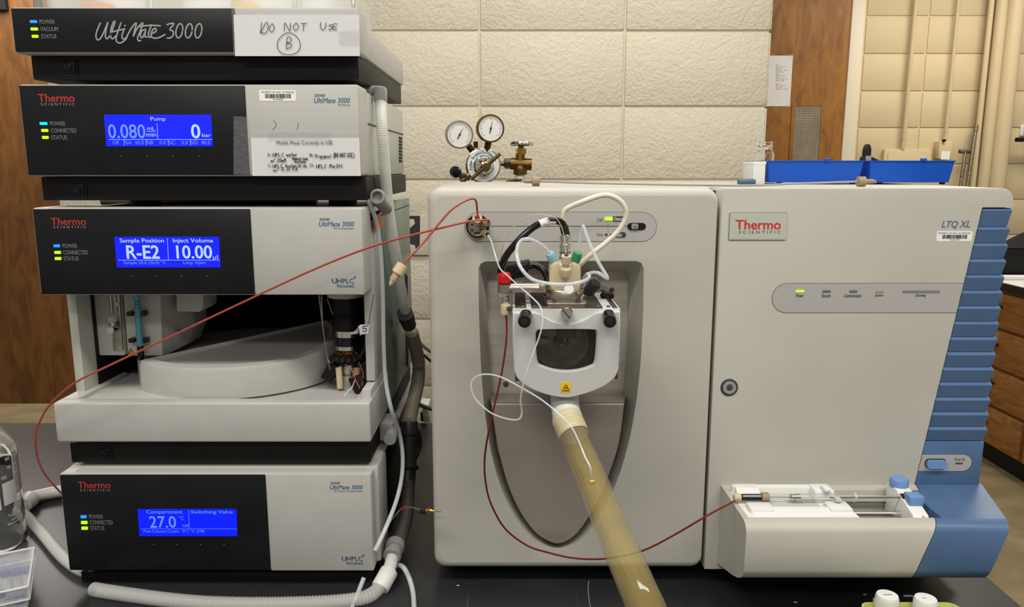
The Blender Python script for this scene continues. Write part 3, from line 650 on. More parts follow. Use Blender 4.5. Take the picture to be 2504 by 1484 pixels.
for y in (766, 831): 
    x = 335+(y-766)*.07
    part(ib, 'clip', M().obox(A(x-14, y, YI-.012), (.004, 0, 0), (0, .006, 0), (0, 0, .003), .0008), 'blackgloss'); part(ib, 'clip', M().obox(A(x+16, y, YI-.012), (.004, 0, 0), (0, .006, 0), (0, 0, .0034), .0008), 'blackgloss')
wl = part(ib, 'warning_label', M().prism([A(311, 868, YI-.0065), A(329, 868, YI-.0065), A(319, 853, YI-.0065)], (0, .0005, 0)), 'orange', 'orange triangle hazard sticker')
pen(wl, [[(311, 868), (329, 868), (319, 853), (311, 868)], [(315, 864), (325, 866)]], YI-.0068, 'ink', 1.4, 'warning_mark', smooth=False)
# valve assembly on the right
vx, vY = 846, 1.07; va = A(vx, 712, vY); 
def vl(y): return A(vx, 0+y, vY).z
k = PX(vx, 800, vY)
va_ = part(as_, 'valve_motor', M().lathe([(34*k, vl(765)), (34*k, vl(725)), (38*k, vl(724)), (38*k, vl(712))], (va.x, vY, 0), n=32), 'black')
part(va_, 'motor_ring', M().lathe([(45*k, vl(724)), (46*k, vl(705))], (va.x, vY, 0), n=32), 'lightgrey')
part(va_, 'knurled_sleeve', M().lathe([(33*k, vl(805)), (36*k, vl(800)), (36*k, vl(770)), (33*k, vl(765))], (va.x, vY, 0), n=32), 'black')
st = part(va_, 'steel_ring', M().lathe([(31*k, vl(820)), (31*k, vl(804))], (va.x, vY, 0), n=32), 'chrome'); part(va_, 'black_ring', M().lathe([(30*k, vl(844)), (30*k, vl(820))], (va.x, vY, 0), n=32), 'blackgloss')
part(va_, 'numbered_ring', M().lathe([(31*k, vl(851)), (31*k, vl(842))], (va.x, vY, 0), n=32), 'chrome'); part(va_, 'stator', M().lathe([(14*k, vl(858)), (16*k, vl(850))], (va.x, vY, 0), n=24), 'steel')
part(st, 'barcode_sticker', M().prism([A(849, 805, vY-.0175), A(875, 803, vY-.013), A(876, 816, vY-.013), A(850, 819, vY-.0175)], (0, .0006, 0)), 'label')
for q in range(6):
    a = math.radians(-150+q*24); dr_ = Vector((math.cos(a), math.sin(a), -.8)); c0 = Vector((va.x, vY, vl(853)))+Vector((math.cos(a), math.sin(a), 0))*.007
    ft = part(as_, 'gold_fitting', M().lathe([(.0025, 0), (.0032, .006), (.0042, .007), (.0042, .012)], c0, dr_, 10), 'gold'); part(ft, 'finger_nut', M().lathe([(.0052, .012), (.0058, .014), (.0058, .022), (.0045, .024)], c0, dr_, 12), 'rubber')
nd = part(as_, 'needle_seat', M().cyl(A(852, 925, vY-.01), A(852, 885, vY-.01), .012, n=20), 'steel'); part(nd, 'seat_bracket', M().prism([A(838, 898, vY-.025), A(858, 894, vY-.025), A(862, 910, vY-.025), A(855, 918, vY-.025), A(836, 916, vY-.025)], (0, .004, 0), .001), 'steel')
part(nd, 'seat_screw', M().cyl(A(849, 908, vY-.028), A(849, 908, vY-.02), .0035), 'chrome'); part(nd, 'seat_post', M().cyl(A(832, 948, vY-.03), A(828, 898, vY-.03), .0045), 'peek'); part(nd, 'wash_port', M().cyl(A(852, 950, vY-.02), A(851, 918, vY-.02), .008), 'trayplastic')
part(nd, 'wash_tube', M().cyl(A(870, 945, vY-.03), A(874, 900, vY-.02), .006), 'peek_dark'); part(nd, 'seat_red_tab', M().cyl(A(880, 912, vY-.03), A(881, 904, vY-.03), .0015), 'redcap')
part(as_, 'carriage_foot', M().box(*[A(895, 950, 1.09).x, A(921, 950, 1.09).x], 1.09, 1.11, fl, A(900, 880, 1.09).z, .002), 'casing')
part(as_, 'sensor_block', M().obox(A(808, 909, 1.045), Vector((.007, 0, -.004)), Vector((0, .006, 0)), Vector((.006, 0, .011)), .001), 'black', 'black sensor block')
part(as_, 'sensor_block', M().obox(A(880, 942, 1.03), Vector((.009, 0, .003)), Vector((0, .006, 0)), Vector((-.006, 0, .013)), .001), 'black', 'small black block')
for pts, mm, r in (([(780, 722, 1.03), (787, 780, 1.03), (795, 840, 1.03), (803, 880, 1.03), (812, 886, 1.03), (820, 872, 1.05)], 'steel', .0008), ([(786, 722, 1.03), (790, 800, 1.03), (800, 870, 1.03), (808, 905, 1.04)], 'steel', .0008), ([(914, 718, 1.0), (905, 770, 1.01), (899, 800, 1.02)], 'steel', .0006), ([(896, 815, 1.03), (892, 850, 1.03), (880, 872, 1.04), (872, 878, 1.05)], 'rubber', .002), ([(800, 730, 1.06), (815, 770, 1.06)], 'steel', .0008), ([(858, 895, 1.03), (868, 925, 1.02), (880, 950, 1.01)], 'redtube', .0008), ([(878, 885, 1.04), (888, 915, 1.03), (884, 945, 1.02)], 'steel', .0006), ([(858, 955, 1.0), (868, 930, 1.01)], 'steel', .0006), ([(840, 970, .99), (852, 955, 1.0), (862, 946, 1.0)], 'tubeclear', .001)):
    part(as_, 'capillary', M().tube(CA(pts), r, 6), mm)
fg = part(as_, 'cable_flag', M().prism([A(879, 794, 1.018), A(903, 792, 1.018), A(900, 816, 1.018), A(881, 818, 1.018)], (0, .0006, 0)), 'label', 'white paper flag marked 5'); pen(fg, [[(898, 797), (889, 798), (888, 803), (895, 803), (896, 808), (891, 811), (887, 809)]], 1.0178, 'ink', 2, 'number_mark')
part(fg, 'flag_back', M().prism([A(875, 798, 1.022), (A(881, 796, 1.022)), A(885, 812, 1.022), A(881, 822, 1.022)], (0, .0006, 0)), 'label')
for x0, x1, y0, y1 in ((512, 560, 812, 816), (528, 590, 826, 838)): part(as_, 'rear_bar', M().cyl(A(x0, y1, 1.33), A(x1+40, y0-4, 1.36), .003), 'plasticgrey')
# ---- column compartment
cp_, bs, dp, dr, dims = module('column_compartment_module', 'column compartment module with blue screen at the bottom of the stack', (147, 910, 1158, 163, 914, 1396), 656, (198, 907, 1398, 1437), 1150, 1.41, 'darkpanel')
latch(bs, 262, 1404, YH+.02, .8)
XL, XR, zb, zt = dims
part(cp_, 'front_collar', M().box(XL+.002, XR+.006, YH+.02, YH+.085, zb+.002, zt+.002, .004, 2), 'casing'); part(cp_, 'top_cover', M().box(XL+.003, XR+.004, YH+.05, 1.40, zt-.004, zt+.003, .002), 'casing')
for k in range(14):
    q = AX(951, 1150+k*7, XR); q2 = AX(945, 1150+k*7-6, XR); part(cp_, 'vent_slot', M().prism([Vector((XR-.003, q2.y, q2.z)), Vector((XR-.003, q.y+.02, q.z)), Vector((XR-.003, q.y+.02, q.z-.002)), Vector((XR-.003, q2.y, q2.z-.002))], (.0012, 0, 0)), 'void')
thermo(dp, (191, 1178, 270, 1201), YD)
leds(dp, [(198, 1263, 14, 'POWER', 218, 252, 'ledblue'), (199, 1277, 15, 'CONNECTED', 220, 276, 'ledgreen'), (200, 1291, 15, 'STATUS', 221, 255, 'ledgreen')], YD)
s_ = screen(cp_, [(336, 1245), (578, 1245), (580, 1311), (341, 1311)], 'blue lit column oven readout screen')
T('Compartment', (358, 1247, 446, 1258), 'lcddim', .01); T('27.0', (366, 1262, 430, 1290), 'lcddim', .015); T('°C', (438, 1262, 450, 1271), 'lcddim'); T('Switching Valve', (467, 1247, 569, 1258), 'lcddim', .01); T('Off', (446, 1282, 462, 1289), 'lcddim'); T('Post-Column Cooler  27.1 °C (Off)', (351, 1295, 500, 1304), 'lcddim')
pen(s_, [[(345, 1293), (579, 1293)], [(461, 1247), (463, 1292)]], YS, 'lcddim', 1, 'readout', smooth=False)
dots(dp, (376, 433, 491, 548), 1331)
ultimate(dr, (807, 1178, 887, 1204), 'RS Column Compartment', YD); uhplc(dr, (836, 1355, 892, 1380), YD)
part(cp_, 'leak_sensor_tab', M().obox(A(917, 1320, YH+.03), (.002, 0, 0), (0, .01, 0), (0, 0, .03), .001), 'casing')
ZT = {'p': A(904, 222, YH+.06).z, 'a': ztop, 'c': zt+.003}
for th_, y0, nz in ((dg, 194, ZT['p']), (pm_, 489, ZT['a']), (as_, 1131, ZT['c'])):
    for X in (-.52, -.24): part(th_, 'foot', M().cyl(Vector((X, 1.1, nz)), Vector((X, 1.1, A(500, y0, YH+.02).z)), .02), 'rubber')
part(pm_, 'cross_pipe', M().cyl(Vector((A(250, 497, 1.2).x, 1.2, ztop+.0065)), Vector((A(776, 497, 1.2).x, 1.2, ztop+.0065)), .006), 'darksteel')
# ---- solvent tray and bottles on top of the degasser
tzb_ = A(500, 62, YH+.06).z+.003
tx0 = A(100, 5, 1.05).x; tx1 = -.225
tray = thing('solvent_tray', 'clear plastic tray holding solvent bottles on the degasser', 'tray', ((tx0+tx1)/2, 1.17, tzb_))
tl = rrect(tx0, tx1, 1.04, 1.33, 0, .02); Lp = lambda z, g: [Vector((p.x+(g if p.x < -.3 else -g)*0, p.z+0, z)) for p in tl]
sc = lambda z, q: [Vector(((tx0+tx1)/2+(p.x-(tx0+tx1)/2)*q, 1.185+(p.z-1.185)*q, z)) for p in tl]
part(tray, 'shell', M().loft([sc(tzb_, .97), sc(tzb_+.07, 1), sc(tzb_+.07, .992), sc(tzb_+.003, .96)]), 'trayplastic')
bl = [(160, 'clear glass solvent bottle at the left end of the tray', None), (312, 'clear glass solvent bottle with tubing, second from left in tray', 'a'), (520, 'solvent bottle with white hazard diamond label in the tray', 'nfpa'), (664, 'clear solvent bottle behind pinkish label, fourth in tray', 'b'), (806, 'clear solvent bottle with handwritten label at tray right end', 'c')]
for x, lab, kind in bl:
    c = A(x, 5, 1.17); c.z = tzb_+.004; b_ = thing('solvent_bottle', lab, 'bottle', c, 'solvent bottles on the degasser')
    part(b_, 'glass_body', M().lathe([(.037, 0), (.040, .004), (.040, .13), (.030, .155), (.018, .17), (.018, .19), (.0165, .19), (.0165, .17), (.028, .154), (.038, .13), (.038, .006), (.0, .005)], c, n=32), 'glass')
    part(b_, 'solvent', M().lathe([(.0, .006), (.0375, .007), (.0375, .09), (0, .091)], c, n=32), 'trayplastic'); part(b_, 'cap', M().lathe([(.021, .175), (.021, .20), (0, .202)], c, n=24), 'bluebin')
    if kind:
        lb = part(b_, 'label', M().loft([[c+Vector((.0404*math.sin(a), -.0404*math.cos(a), z)) for a in [math.radians(-60+120*q/16) for q in range(17)]] for z in (.02, .10)], False, False), 'paper')
        if kind == 'nfpa':
            Yl = c.y-.0411; kx = PX(x, 5, Yl)
            pen(lb, [[(470, -14), (486, 16), (501, -14), (486, -45), (470, -14)], [(478, 2), (494, -30)], [(493, 2), (478, -30)]], Yl+.002, 'ink', 1.5, 'hazard_diamond', smooth=False)
    part(b_, 'draw_tube', M().tube(cat([c+Vector((.01, -.02, .02)), c+Vector((0, -.01, .1)), c+Vector((0, 0, .21)), c+Vector((.03, .05, .24)), c+Vector((.04, .15, .1))]), .0016, 8), 'tubeclear')
for x, w_, m_, lab in ((240, 40, 'orange', 'orange lid lying in the tray between the left bottles'), (600, 36, 'yellow', 'yellow lid lying in the tray before the labelled bottle')):
    c = A(x, 12, 1.075); c.z = A(x, 12, 1.075).z-.0; r = w_*PX(x, 10, 1.075)
    c.z = tzb_+.004; h = A(x, 10, 1.075).z-tzb_-.004; solo('bottle_lid', M().lathe([(r*.96, 0), (r, .003), (r, h-.004), (r*.9, h), (0, h+.001)], c, n=32), m_, lab, 'lid', c)
# ================================================================== MASS SPECTROMETER
YL = .972; YLB = 1.42
lx0 = (A(1043, 520, YL).x+A(1062, 1340, YL).x)/2; lx1 = (A(1757, 480, YL).x+A(1718, 1388, YL).x)/2
rx0 = lx1+.0034; rx1 = (A(2478, 480, YL).x+A(2402, 1190, YL).x)/2
lz1 = A(1400, 460, YL).z; lz0 = A(1300, 1391, YL).z
ms = thing('mass_spectrometer', 'large beige benchtop mass spectrometer with blue louvred right side', 'instrument', ((lx0+rx1)/2, 1.2, BZ))
# outlines of the source bay
OUT = [(1170, 655), (1176, 644), (1188, 639), (1375, 638), (1556, 638), (1568, 643), (1574, 655), (1573, 760), (1566, 890), (1553, 1000), (1534, 1095), (1505, 1185), (1470, 1255), (1432, 1308), (1400, 1334), (1363, 1344), (1328, 1335), (1295, 1310), (1258, 1260), (1225, 1190), (1200, 1100), (1185, 1000), (1176, 890), (1171, 760)]
INN = [(1190, 680), (1194, 668), (1204, 663), (1375, 662), (1526, 662), (1536, 667), (1541, 680), (1540, 770), (1536, 880), (1527, 985), (1512, 1080), (1484, 1170), (1452, 1240), (1420, 1293), (1393, 1320), (1363, 1331), (1334, 1321), (1306, 1298), (1272, 1250), (1243, 1185), (1219, 1098), (1205, 1000), (1197, 890), (1191, 770)]
def smooth(pts, i0, i1, k=4):                         # round the run i0..i1 of an outline
    run = [Vector((x, y, 0)) for x, y in pts[i0:i1+1]]; c = cat(run, k); return pts[:i0]+[(p.x, p.y) for p in c]+pts[i1+1:]
OUT = smooth(OUT, 7, 23); INN = smooth(INN, 7, 23)
out3 = [A(x, y, YL) for x, y in OUT]; inn3 = [A(x, y, YL+.035) for x, y in INN]
mid3 = [A(x*.97+u*.03, y*.97+v*.03, YL+.002) for (x, y), (u, v) in zip(OUT, INN)]
bb_ = [Vector((p.x, YL+.075, p.z)) for p in inn3]
R = .010
def rl(ins, Y, x0=lx0, x1=lx1, z0=lz0, z1=lz1, cr=.016): return rrect(x0+ins, x1-ins*.22, z0+ins, z1-ins, Y, max(cr-ins*.5, .003), 6)
m = M()
lops = [rl(R*(1-math.sin(math.radians(a))), YL+R*(1-math.cos(math.radians(a)))) for a in (0, 22, 45, 68, 90)]+[rl(0, YL+.08)]
m.ring(lops[0], out3); m.loft(lops, False, False); m.loft([out3, mid3, inn3, bb_], False, False)
lp = part(ms, 'left_front_panel', m, 'ltq', sharp=40)
part(ms, 'bay_back', M().prism([p+Vector((0, .0, 0)) for p in bb_], (0, .004, 0)), 'darksteel')
part(ms, 'main_body', M().box(lx0+.002, rx1-.002, YL+.079, YLB, lz0+.004, lz1, .006, 2), 'ltq')
part(ms, 'body_seam', M().box(lx1-.002, rx0+.002, YL+.03, YL+.08, lz0, lz1-.004), 'void')
for X in (lx0+.06, lx1, rx1-.08):
    for Y in (YL+.08, YLB-.08): part(ms, 'foot', M().cyl((X, Y, BZ), (X, Y, lz0+.006), .022), 'rubber')
part(ms, 'under_gap_shade', M().box(lx0+.03, rx1-.03, YL+.05, YLB-.03, BZ+.008, lz0+.006), 'void')  # near-black block standing in for the shade in the gap under the body
# right panel
XsT = A(2402, 507, YL).x; XsB = A(2234, 1192, YL).x; zs = A(2402, 507, YL).z; zsb = A(2234, 1192, YL).z
loop = [Vector((rx0, YL, lz1-.004)), Vector((rx0+.004, YL, lz1))]
for k in range(7):
    a = math.radians(90-15*k); loop.append(Vector((rx1-.016+.016*math.cos(a), YL, lz1-.016+.016*math.sin(a))))
loop += [Vector((rx1, YL, zs)), Vector((XsT, YL, zs)), Vector((XsB, YL, zsb)), Vector((XsB, YL, lz0)), Vector((rx0, YL, lz0))]
rp = part(ms, 'right_front_panel', M().prism(loop, (0, .08, 0), .007, 3, lambda e: all(abs(v.co.y-YL) < 1e-5 and v.co.z > zs+.002 and v.co.x > rx0+.001 for v in e.verts)), 'ltq', sharp=45)
part(ms, 'side_frame', M().prism([Vector((XsT-.01, YL+.012, zs+.004)), Vector((rx1-.002, YL+.012, zs+.004)), Vector((rx1-.004, YL+.012, lz0)), Vector((XsB-.01, YL+.012, lz0))], (0, .07, 0)), 'blue')
ys = [509, 555, 595, 634, 673, 711, 749, 787, 825, 862, 899, 936, 973, 1009, 1045, 1079]
zz = [A(2400, y, YL).z for y in ys]
def xs(z): return XsT+(XsB-XsT)*(zs-z)/(zs-zsb)+.0012
for i in range(15):
    z1, z0 = zz[i]-.0002, zz[i+1]+.0001
    pr = [(YL+.0030, z1), (YL-.0012, z1-.0030), (YL+.0028, z0+.0004), (YL+.0040, z0-.0002), (YL+.02, z0-.0002), (YL+.02, z1)]
    la = [Vector((xs(z), y, z)) for y, z in pr]; ra = [Vector((rx1-.0012-(.0022 if k in (2, 3) else 0), y, z)) for k, (y, z) in enumerate(pr)]
    part(ms, 'louvre_slat', M().loft([la, ra]), 'blue', sharp=20)
z1, z0 = zz[-1]-.0008, zsb-.004
bp_ = part(ms, 'blue_side_panel', M().prism([Vector((xs(z1), YL+.0012, z1)), Vector((rx1-.002, YL+.0012, z1)), Vector((rx1-.003, YL+.0012, z0)), Vector((xs(z0), YL+.0012, z0))], (0, .02, 0), .001), 'blue')
pl = [A(2258, 1112, YL)+Vector((0, .0004, 0))]+[]
cxr = A(2355, 1132, YL); rr = (A(2355, 1112, YL).z-A(2355, 1152, YL).z)/2
pts = [A(2253, 1112, YL), A(2340, 1112, YL)]
pts = [Vector((xs(cxr.z+rr), YL+.0004, cxr.z+rr))]+[Vector((cxr.x+rr*math.cos(math.radians(a)), YL+.0004, cxr.z+rr*math.sin(math.radians(a)))) for a in range(90, -91, -15)]+[Vector((xs(cxr.z-rr), YL+.0004, cxr.z-rr))]
big = [p+(p-Vector((cxr.x-.03, p.y, cxr.z))).normalized()*.0007+Vector((0, .0003, 0)) for p in pts]
part(bp_, 'switch_outline', M().prism(big, (0, .0008, 0)), 'print_dark')
pp = part(ms, 'pump_switch_plate', M().prism(pts, (0, .002, 0)), 'ltq_grey')
part(pp, 'button_well', plate(2261, 1121, 2313, 1143, YL+.0004, .0006, .005), 'print_dark'); part(pp, 'pump_button', plate(2264, 1124, 2312, 1143, YL+.0004, .005, .0047), 'blue_light')
txt(pp, 'Pump On', (2334, 1119, 2359, 1129), YL+.0003, 'print_dark', .3); part(pp, 'pump_light', plate(2336, 1131, 2354, 1134, YL+.0004, .0006, .0008), 'print_dark')
# status strip
def strip(parent, x0, y0, x1, y1, slanted, Y=YL):
    a, b, c, d = rectw(x0, y0, x1, y1, Y); r = (d-c)/2; cz = (c+d)/2
    lf = [Vector((a+r+r*math.cos(math.radians(q)), Y-.0006, cz+r*math.sin(math.radians(q)))) for q in range(90, 271, 12)]
    if slanted: rt = [Vector((xs(c)-.0016, Y-.0006, c)), Vector((xs(d)-.0016, Y-.0006, d))]
    else: rt = [Vector((b-r+r*math.cos(math.radians(q)), Y-.0006, cz+r*math.sin(math.radians(q)))) for q in range(-90, 91, 12)]
    loop = lf+rt; cen = Vector(((a+b)/2, 0, cz))
    bg = []
    for p in loop:
        cxx = min(max(p.x, a+r), (b-r) if not slanted else 9); dd = Vector((p.x-cxx, 0, p.z-cz)).normalized()*.0005
        if slanted and p.x > a+2*r: dd = Vector((0, 0, math.copysign(.0005, p.z-cz)))
        bg.append(p+dd+Vector((0, .0003, 0)))
    part(parent, 'strip_outline', M().prism(bg, (0, .001, 0)), 'print_dark')
    return part(ms, 'status_strip' if slanted else 'valve_strip', M().prism(loop, (0, .001, 0)), 'ltq_grey')
ss = strip(rp, 1888, 693, 2352, 764, True); YT = YL-.0006
for x0, x1, s, t0, t1, m_ in ((1946, 1966, 'Power', 1946, 1965, 'ledgreen'), (2011, 2031, 'Vacuum', 2009, 2031, 'ledoff'), (2077, 2096, 'Communication', 2064, 2106, 'ledoff'), (2142, 2160, 'System', 2139, 2160, 'ledamber'), (2207, 2298, 'Scanning', 2238, 2264, 'print_grey')):
    part(ss, 'status_light', plate(x0, 709.5, x1, 714.5, YT, .0008, .0012), m_); txt(ss, s, (t0, 718, t1, 727), YT, 'print_dark', .3, .01, 'caption')
np_ = part(rp, 'name_plate', plate(1783, 520, 1923, 586, YL, .0014, .0015), 'casing_side', 'brushed maker name plate'); part(rp, 'plate_outline', plate(1783, 520, 1923, 586, YL, .0005, .0018, .0004), 'print_dark')
np2 = part(ms, 'name_badge', plate(1785, 522, 1921, 584, YL-.0014, .0002, .001), 'casing_side')
thermo(np2, (1799, 538, 1909, 571), YL-.0016, 'print_red', 'print_dark')
txt(rp, 'LTQ XL', (2303, 540, 2372, 559), YL, 'print_navy', .25, .018, 'model_lettering')
asset_label(rp, (2290, 565, 2377, 590), YL, '456034')
lk = part(ms, 'panel_lock', M().lathe([(.0115, 0), (.0115, .0015), (.0095, .002)], A(1783, 947, YL)+Vector((0, .001, 0)), (0, -1, 0), 32), 'print_dark'); c = A(1783, 947, YL)+Vector((0, -.0012, 0))
part(lk, 'lock_face', M().lathe([(.0085, 0), (.0085, .0014), (.0055, .0016), (.005, .0008)], c, (0, -1, 0), 32), 'plasticgrey'); part(lk, 'hex_socket', M().lathe([(.0042, 0), (.0042, .0014), (.003, .0014)], c, (0, -1, 0), 6), 'print_dark')
# valve strip
vs = strip(lp, 1137, 519, 1605, 590, False)
part(vs, 'centre_line', plate(1200, 552.2, 1535, 553.4, YT, .0003), 'print_dark')
part(vs, 'load_light', plate(1479, 531, 1499, 539, YT, .001, .0019), 'ledgreen'); part(vs, 'inject_light', plate(1479, 571, 1486, 576, YT, .0006, .0012), 'print_dark')
for y, s in ((535, 'Detector'), (574, 'Waste')):
    a, b, c, d = rectw(1490, y-6.5, 1531, y+6.5, YT); r = (d-c)/2; cz = (c+d)/2
    lo_ = [Vector((a, YT-.0006, cz)), Vector((a+.006, YT-.0006, d))]+[Vector((b-r+r*math.cos(math.radians(q)), YT-.0006, cz+r*math.sin(math.radians(q)))) for q in range(90, -91, -18)]+[Vector((a+.006, YT-.0006, c))]
    tg = part(vs, 'direction_tag', M().prism(lo_, (0, .0006, 0)), 'print_dark'); txt(tg, s, (1503 if s == 'Waste' else 1502, y-4.5, 1520 if s == 'Waste' else 1527, y+4.5), YT-.0006, 'label', .2)
txt(vs, 'Load', (1460, 531, 1474, 541), YT, 'print_dark', .2); txt(vs, 'Inject', (1459, 569, 1475, 580), YT, 'print_dark', .2)
for y in range(542, 570, 3): part(vs, 'tick', plate(1485, y, 1488, y+1, YT, .0003), 'print_grey') if y % 2 == 0 else None
rk = part(vs, 'rocker_switch', plate(1534, 545, 1579, 562, YT, .001, .0043), 'black'); part(rk, 'rocker', plate(1544, 547, 1560, 560, YT-.001, .002, .0015), 'plasticgrey'); part(rk, 'rocker_pip', M().lathe([(.0024, 0), (.0018, .0016), (0, .002)], A(1554, 553, YT-.003), (0, -1, 0), 16), 'chrome')
vc = A(1168, 553, YT); fp = vc+Vector((0, -.022, 0))
iv = part(ms, 'injection_valve', M().lathe([(.0146, 0), (.0146, .003), (.0118, .003), (.0118, .001)], vc, (0, -1, 0), 40), 'blackgloss')
part(iv, 'valve_stator', M().lathe([(.0112, 0), (.0112, .018), (.0102, .020), (.0095, .0195), (.004, .021), (0, .021)], vc, (0, -1, 0), 40), 'steel')
for q in (150, 210, 255, 285, 30, 100): part(iv, 'port', M().cyl(vc+Vector((.0068*math.cos(math.radians(q)), -.0192, .0068*math.sin(math.radians(q)))), vc+Vector((.0068*math.cos(math.radians(q)), -.0206, .0068*math.sin(math.radians(q)))), .0016, n=10), 'void')
def nut(parent, base, tip, r, m_='peek_dark', name='finger_nut'):
    base, tip = Vector(base), Vector(tip); l = (tip-base).length
    o = part(parent, name, M().lathe([(r*.62, 0), (r*.7, l*.35), (r, l*.5), (r, l*.95), (r*.92, l), (r*.5, l), (r*.45, l*.8), (.0003, l*.78)], base, tip-base, 18), m_); return tip
NT = nut(iv, vc+Vector((0, -.017, .004)), A(1167, 533, .925), .0062, 'peek'); NR = nut(iv, vc+Vector((.004, -.017, .002)), A(1193, 545, .92), .0042); NB = nut(iv, vc+Vector((.004, -.017, -.004)), A(1192, 573, .92), .0044)
# ------------------------------------------------------------------ source bay: back plate, shield cover
bpz = YL+.055
bk = part(ms, 'source_mount_plate', M().prism([A(1186, 668, bpz), A(1192, 662, bpz), A(1534, 662, bpz), A(1540, 668, bpz), A(1530, 962, bpz), A(1196, 962, bpz)], (0, .004, 0), .0006), 'brushed', 'brushed steel mounting plate')
part(bk, 'screw', M().lathe([(.0035, 0), (.0032, .0015), (0, .002)], A(1496, 709, bpz), (0, -1, 0), 14), 'darksteel'); part(bk, 'screw', M().lathe([(.004, 0), (.0036, .0015), (0, .002)], A(1237, 939, bpz), (0, -1, 0), 14), 'darksteel')
SH = [(1200, 984), (1527, 984), (1514, 1080), (1486, 1168), (1454, 1238), (1421, 1291), (1394, 1317), (1363, 1328), (1333, 1318), (1304, 1296), (1270, 1248), (1241, 1183), (1216, 1095)]
SH = smooth(SH, 1, 12); YSH = YL+.012
lf = [A(x, y, YSH) for x, y in SH]; cen = A(1363, 1120, YSH)
def ins(q, dy): return [Vector((cen.x+(p.x-cen.x)*q, p.y+dy, cen.z+(p.z-cen.z)*q)) for p in lf]
part(ms, 'lower_shield', M().loft([ins(.975, -.004), ins(.99, -.003), ins(1, 0), ins(1, .05)]), 'shield', 'grey brown lower shield', sharp=30)
part(ms, 'shield_ledge', M().prism([A(1197, 961, bpz-.006), A(1530, 961, bpz-.006), A(1527, 984, YSH-.001), A(1200, 984, YSH-.001)], (0, .004, -.004)), 'shield')
# ------------------------------------------------------------------ ion source housing
YSF = .865; YSB = bpz
HO = [(1253, 756), (1517, 756), (1516, 830), (1513, 900), (1504, 921), (1482, 940), (1450, 955), (1418, 965), (1385, 970), (1350, 966), (1318, 957), (1288, 943), (1266, 925), (1256, 903), (1253, 830)]
HO = smooth(HO, 3, 13); ho3 = [A(x, y, YSF+.014) for x, y in HO]
ih = part(ms, 'ion_source_housing', M().loft([ho3, [Vector((p.x*.985+.0015, YSB, p.z)) for p in ho3]], False, True), 'lightgrey')
DO = [(1254, 763), (1307, 763), (1318, 766), (1332, 775), (1350, 784), (1368, 789), (1386, 791), (1404, 789), (1424, 783), (1442, 774), (1456, 765), (1468, 761), (1516, 760), (1516, 830), (1513, 900), (1504, 921), (1482, 940), (1450, 955), (1418, 965), (1385, 971), (1350, 967), (1318, 958), (1288, 944), (1266, 926), (1256, 904), (1253, 830)]
WI = [(1318, 806), (1385, 805), (1450, 806), (1457, 812), (1459, 822), (1457, 860), (1453, 886), (1444, 894), (1416, 903), (1385, 906), (1354, 903), (1326, 894), (1315, 886), (1311, 860), (1310, 822), (1312, 812)]
DO = smooth(DO, 14, 24); DO = smooth(DO, 1, 11); WI = smooth(WI+WI[:1], 0, 16)[:-1]
do3 = [A(x, y, YSF) for x, y in DO]; cd = A(1385, 870, YSF)
def sc_(l, q, Y): 
    return [Vector((cd.x+(p.x-cd.x)*q, Y, cd.z+(p.z-cd.z)*q)) for p in l]
wi3 = [A(x, y, YSF) for x, y in WI]; cw = A(1385, 856, YSF)
def scw(q, Y): return [Vector((cw.x+(p.x-cw.x)*q, Y, cw.z+(p.z-cw.z)*q)) for p in wi3]
m = M(); o0 = sc_(do3, .975, YSF-.0035); 
m.ring(o0, scw(1.05, YSF-.0035)); m.loft([o0, sc_(do3, .99, YSF-.003), sc_(do3, 1, YSF), sc_(do3, 1, YSF+.008)], False, False); m.loft([scw(1.05, YSF-.0035), scw(1.01, YSF-.0015), scw(1, YSF+.001), scw(.97, YSF+.006)], False, False)
dd_ = part(ms, 'ion_source_door', m, 'lightgrey', sharp=50)
part(dd_, 'window_gasket', M().ring(scw(.985, YSF+.003), scw(.945, YSF+.003)), 'rubber'); part(dd_, 'window_pane', M().prism(scw(.97, YSF+.0045), (0, .002, 0)), 'smokeglass', 'smoked glass viewing pane')
part(ih, 'upper_plate', M().ring([A(x, y, YSF+.007) for x, y in HO], scw(1.02, YSF+.007)), 'lightgrey')
cb_ = A(1372, 838, YSF+.06)
part(ih, 'chamber_disc', M().lathe([(.034, 0), (.034, .004), (.031, .005), (.005, .001), (.0005, .001)], cb_+Vector((0, .006, 0)), (0, -1, 0), 48), 'steel'); part(ih, 'sweep_cone', M().lathe([(.010, 0), (.0022, .016), (.001, .016)], cb_, (0, -1, 0), 24), 'steel')
part(ih, 'chamber_wall', M().box(A(1256, 850, YSF).x+.002, A(1514, 850, YSF).x-.002, YSF+.068, YSF+.071, min(p.z for p in ho3)+.004, ho3[0].z-.002), 'print_dark')
part(ih, 'spray_nozzle', M().cyl(A(1385, 800, YSF+.035), A(1385, 822, YSF+.035), .012, n=24), 'peek_dark'); part(ih, 'spray_tip', M().cyl(A(1385, 820, YSF+.035), A(1380, 836, YSF+.035), .001, n=8), 'chrome'); part(ih, 'amber_insulator', M().prism([A(1305, 822, YSF+.05), A(1350, 834, YSF+.05), A(1305, 848, YSF+.05)], (0, .006, 0)), 'gold')
for x, dx in ((1280, -1), (1494, 1)):
    a = A(x+dx*(-6), 772, YSF-.0035); b = A(x+dx*-2, 788, YSF-.034)
    kn = part(dd_, 'black_knob', M().lathe([(.0075, 0), (.0075, .026), (.0068, .0285), (0, .029)], a, b-a, 24), 'blackgloss')
    part(kn, 'knob_grip', M().lathe([(.004, .0285), (.0035, .0305), (0, .0306)], a, b-a, 8), 'rubber')
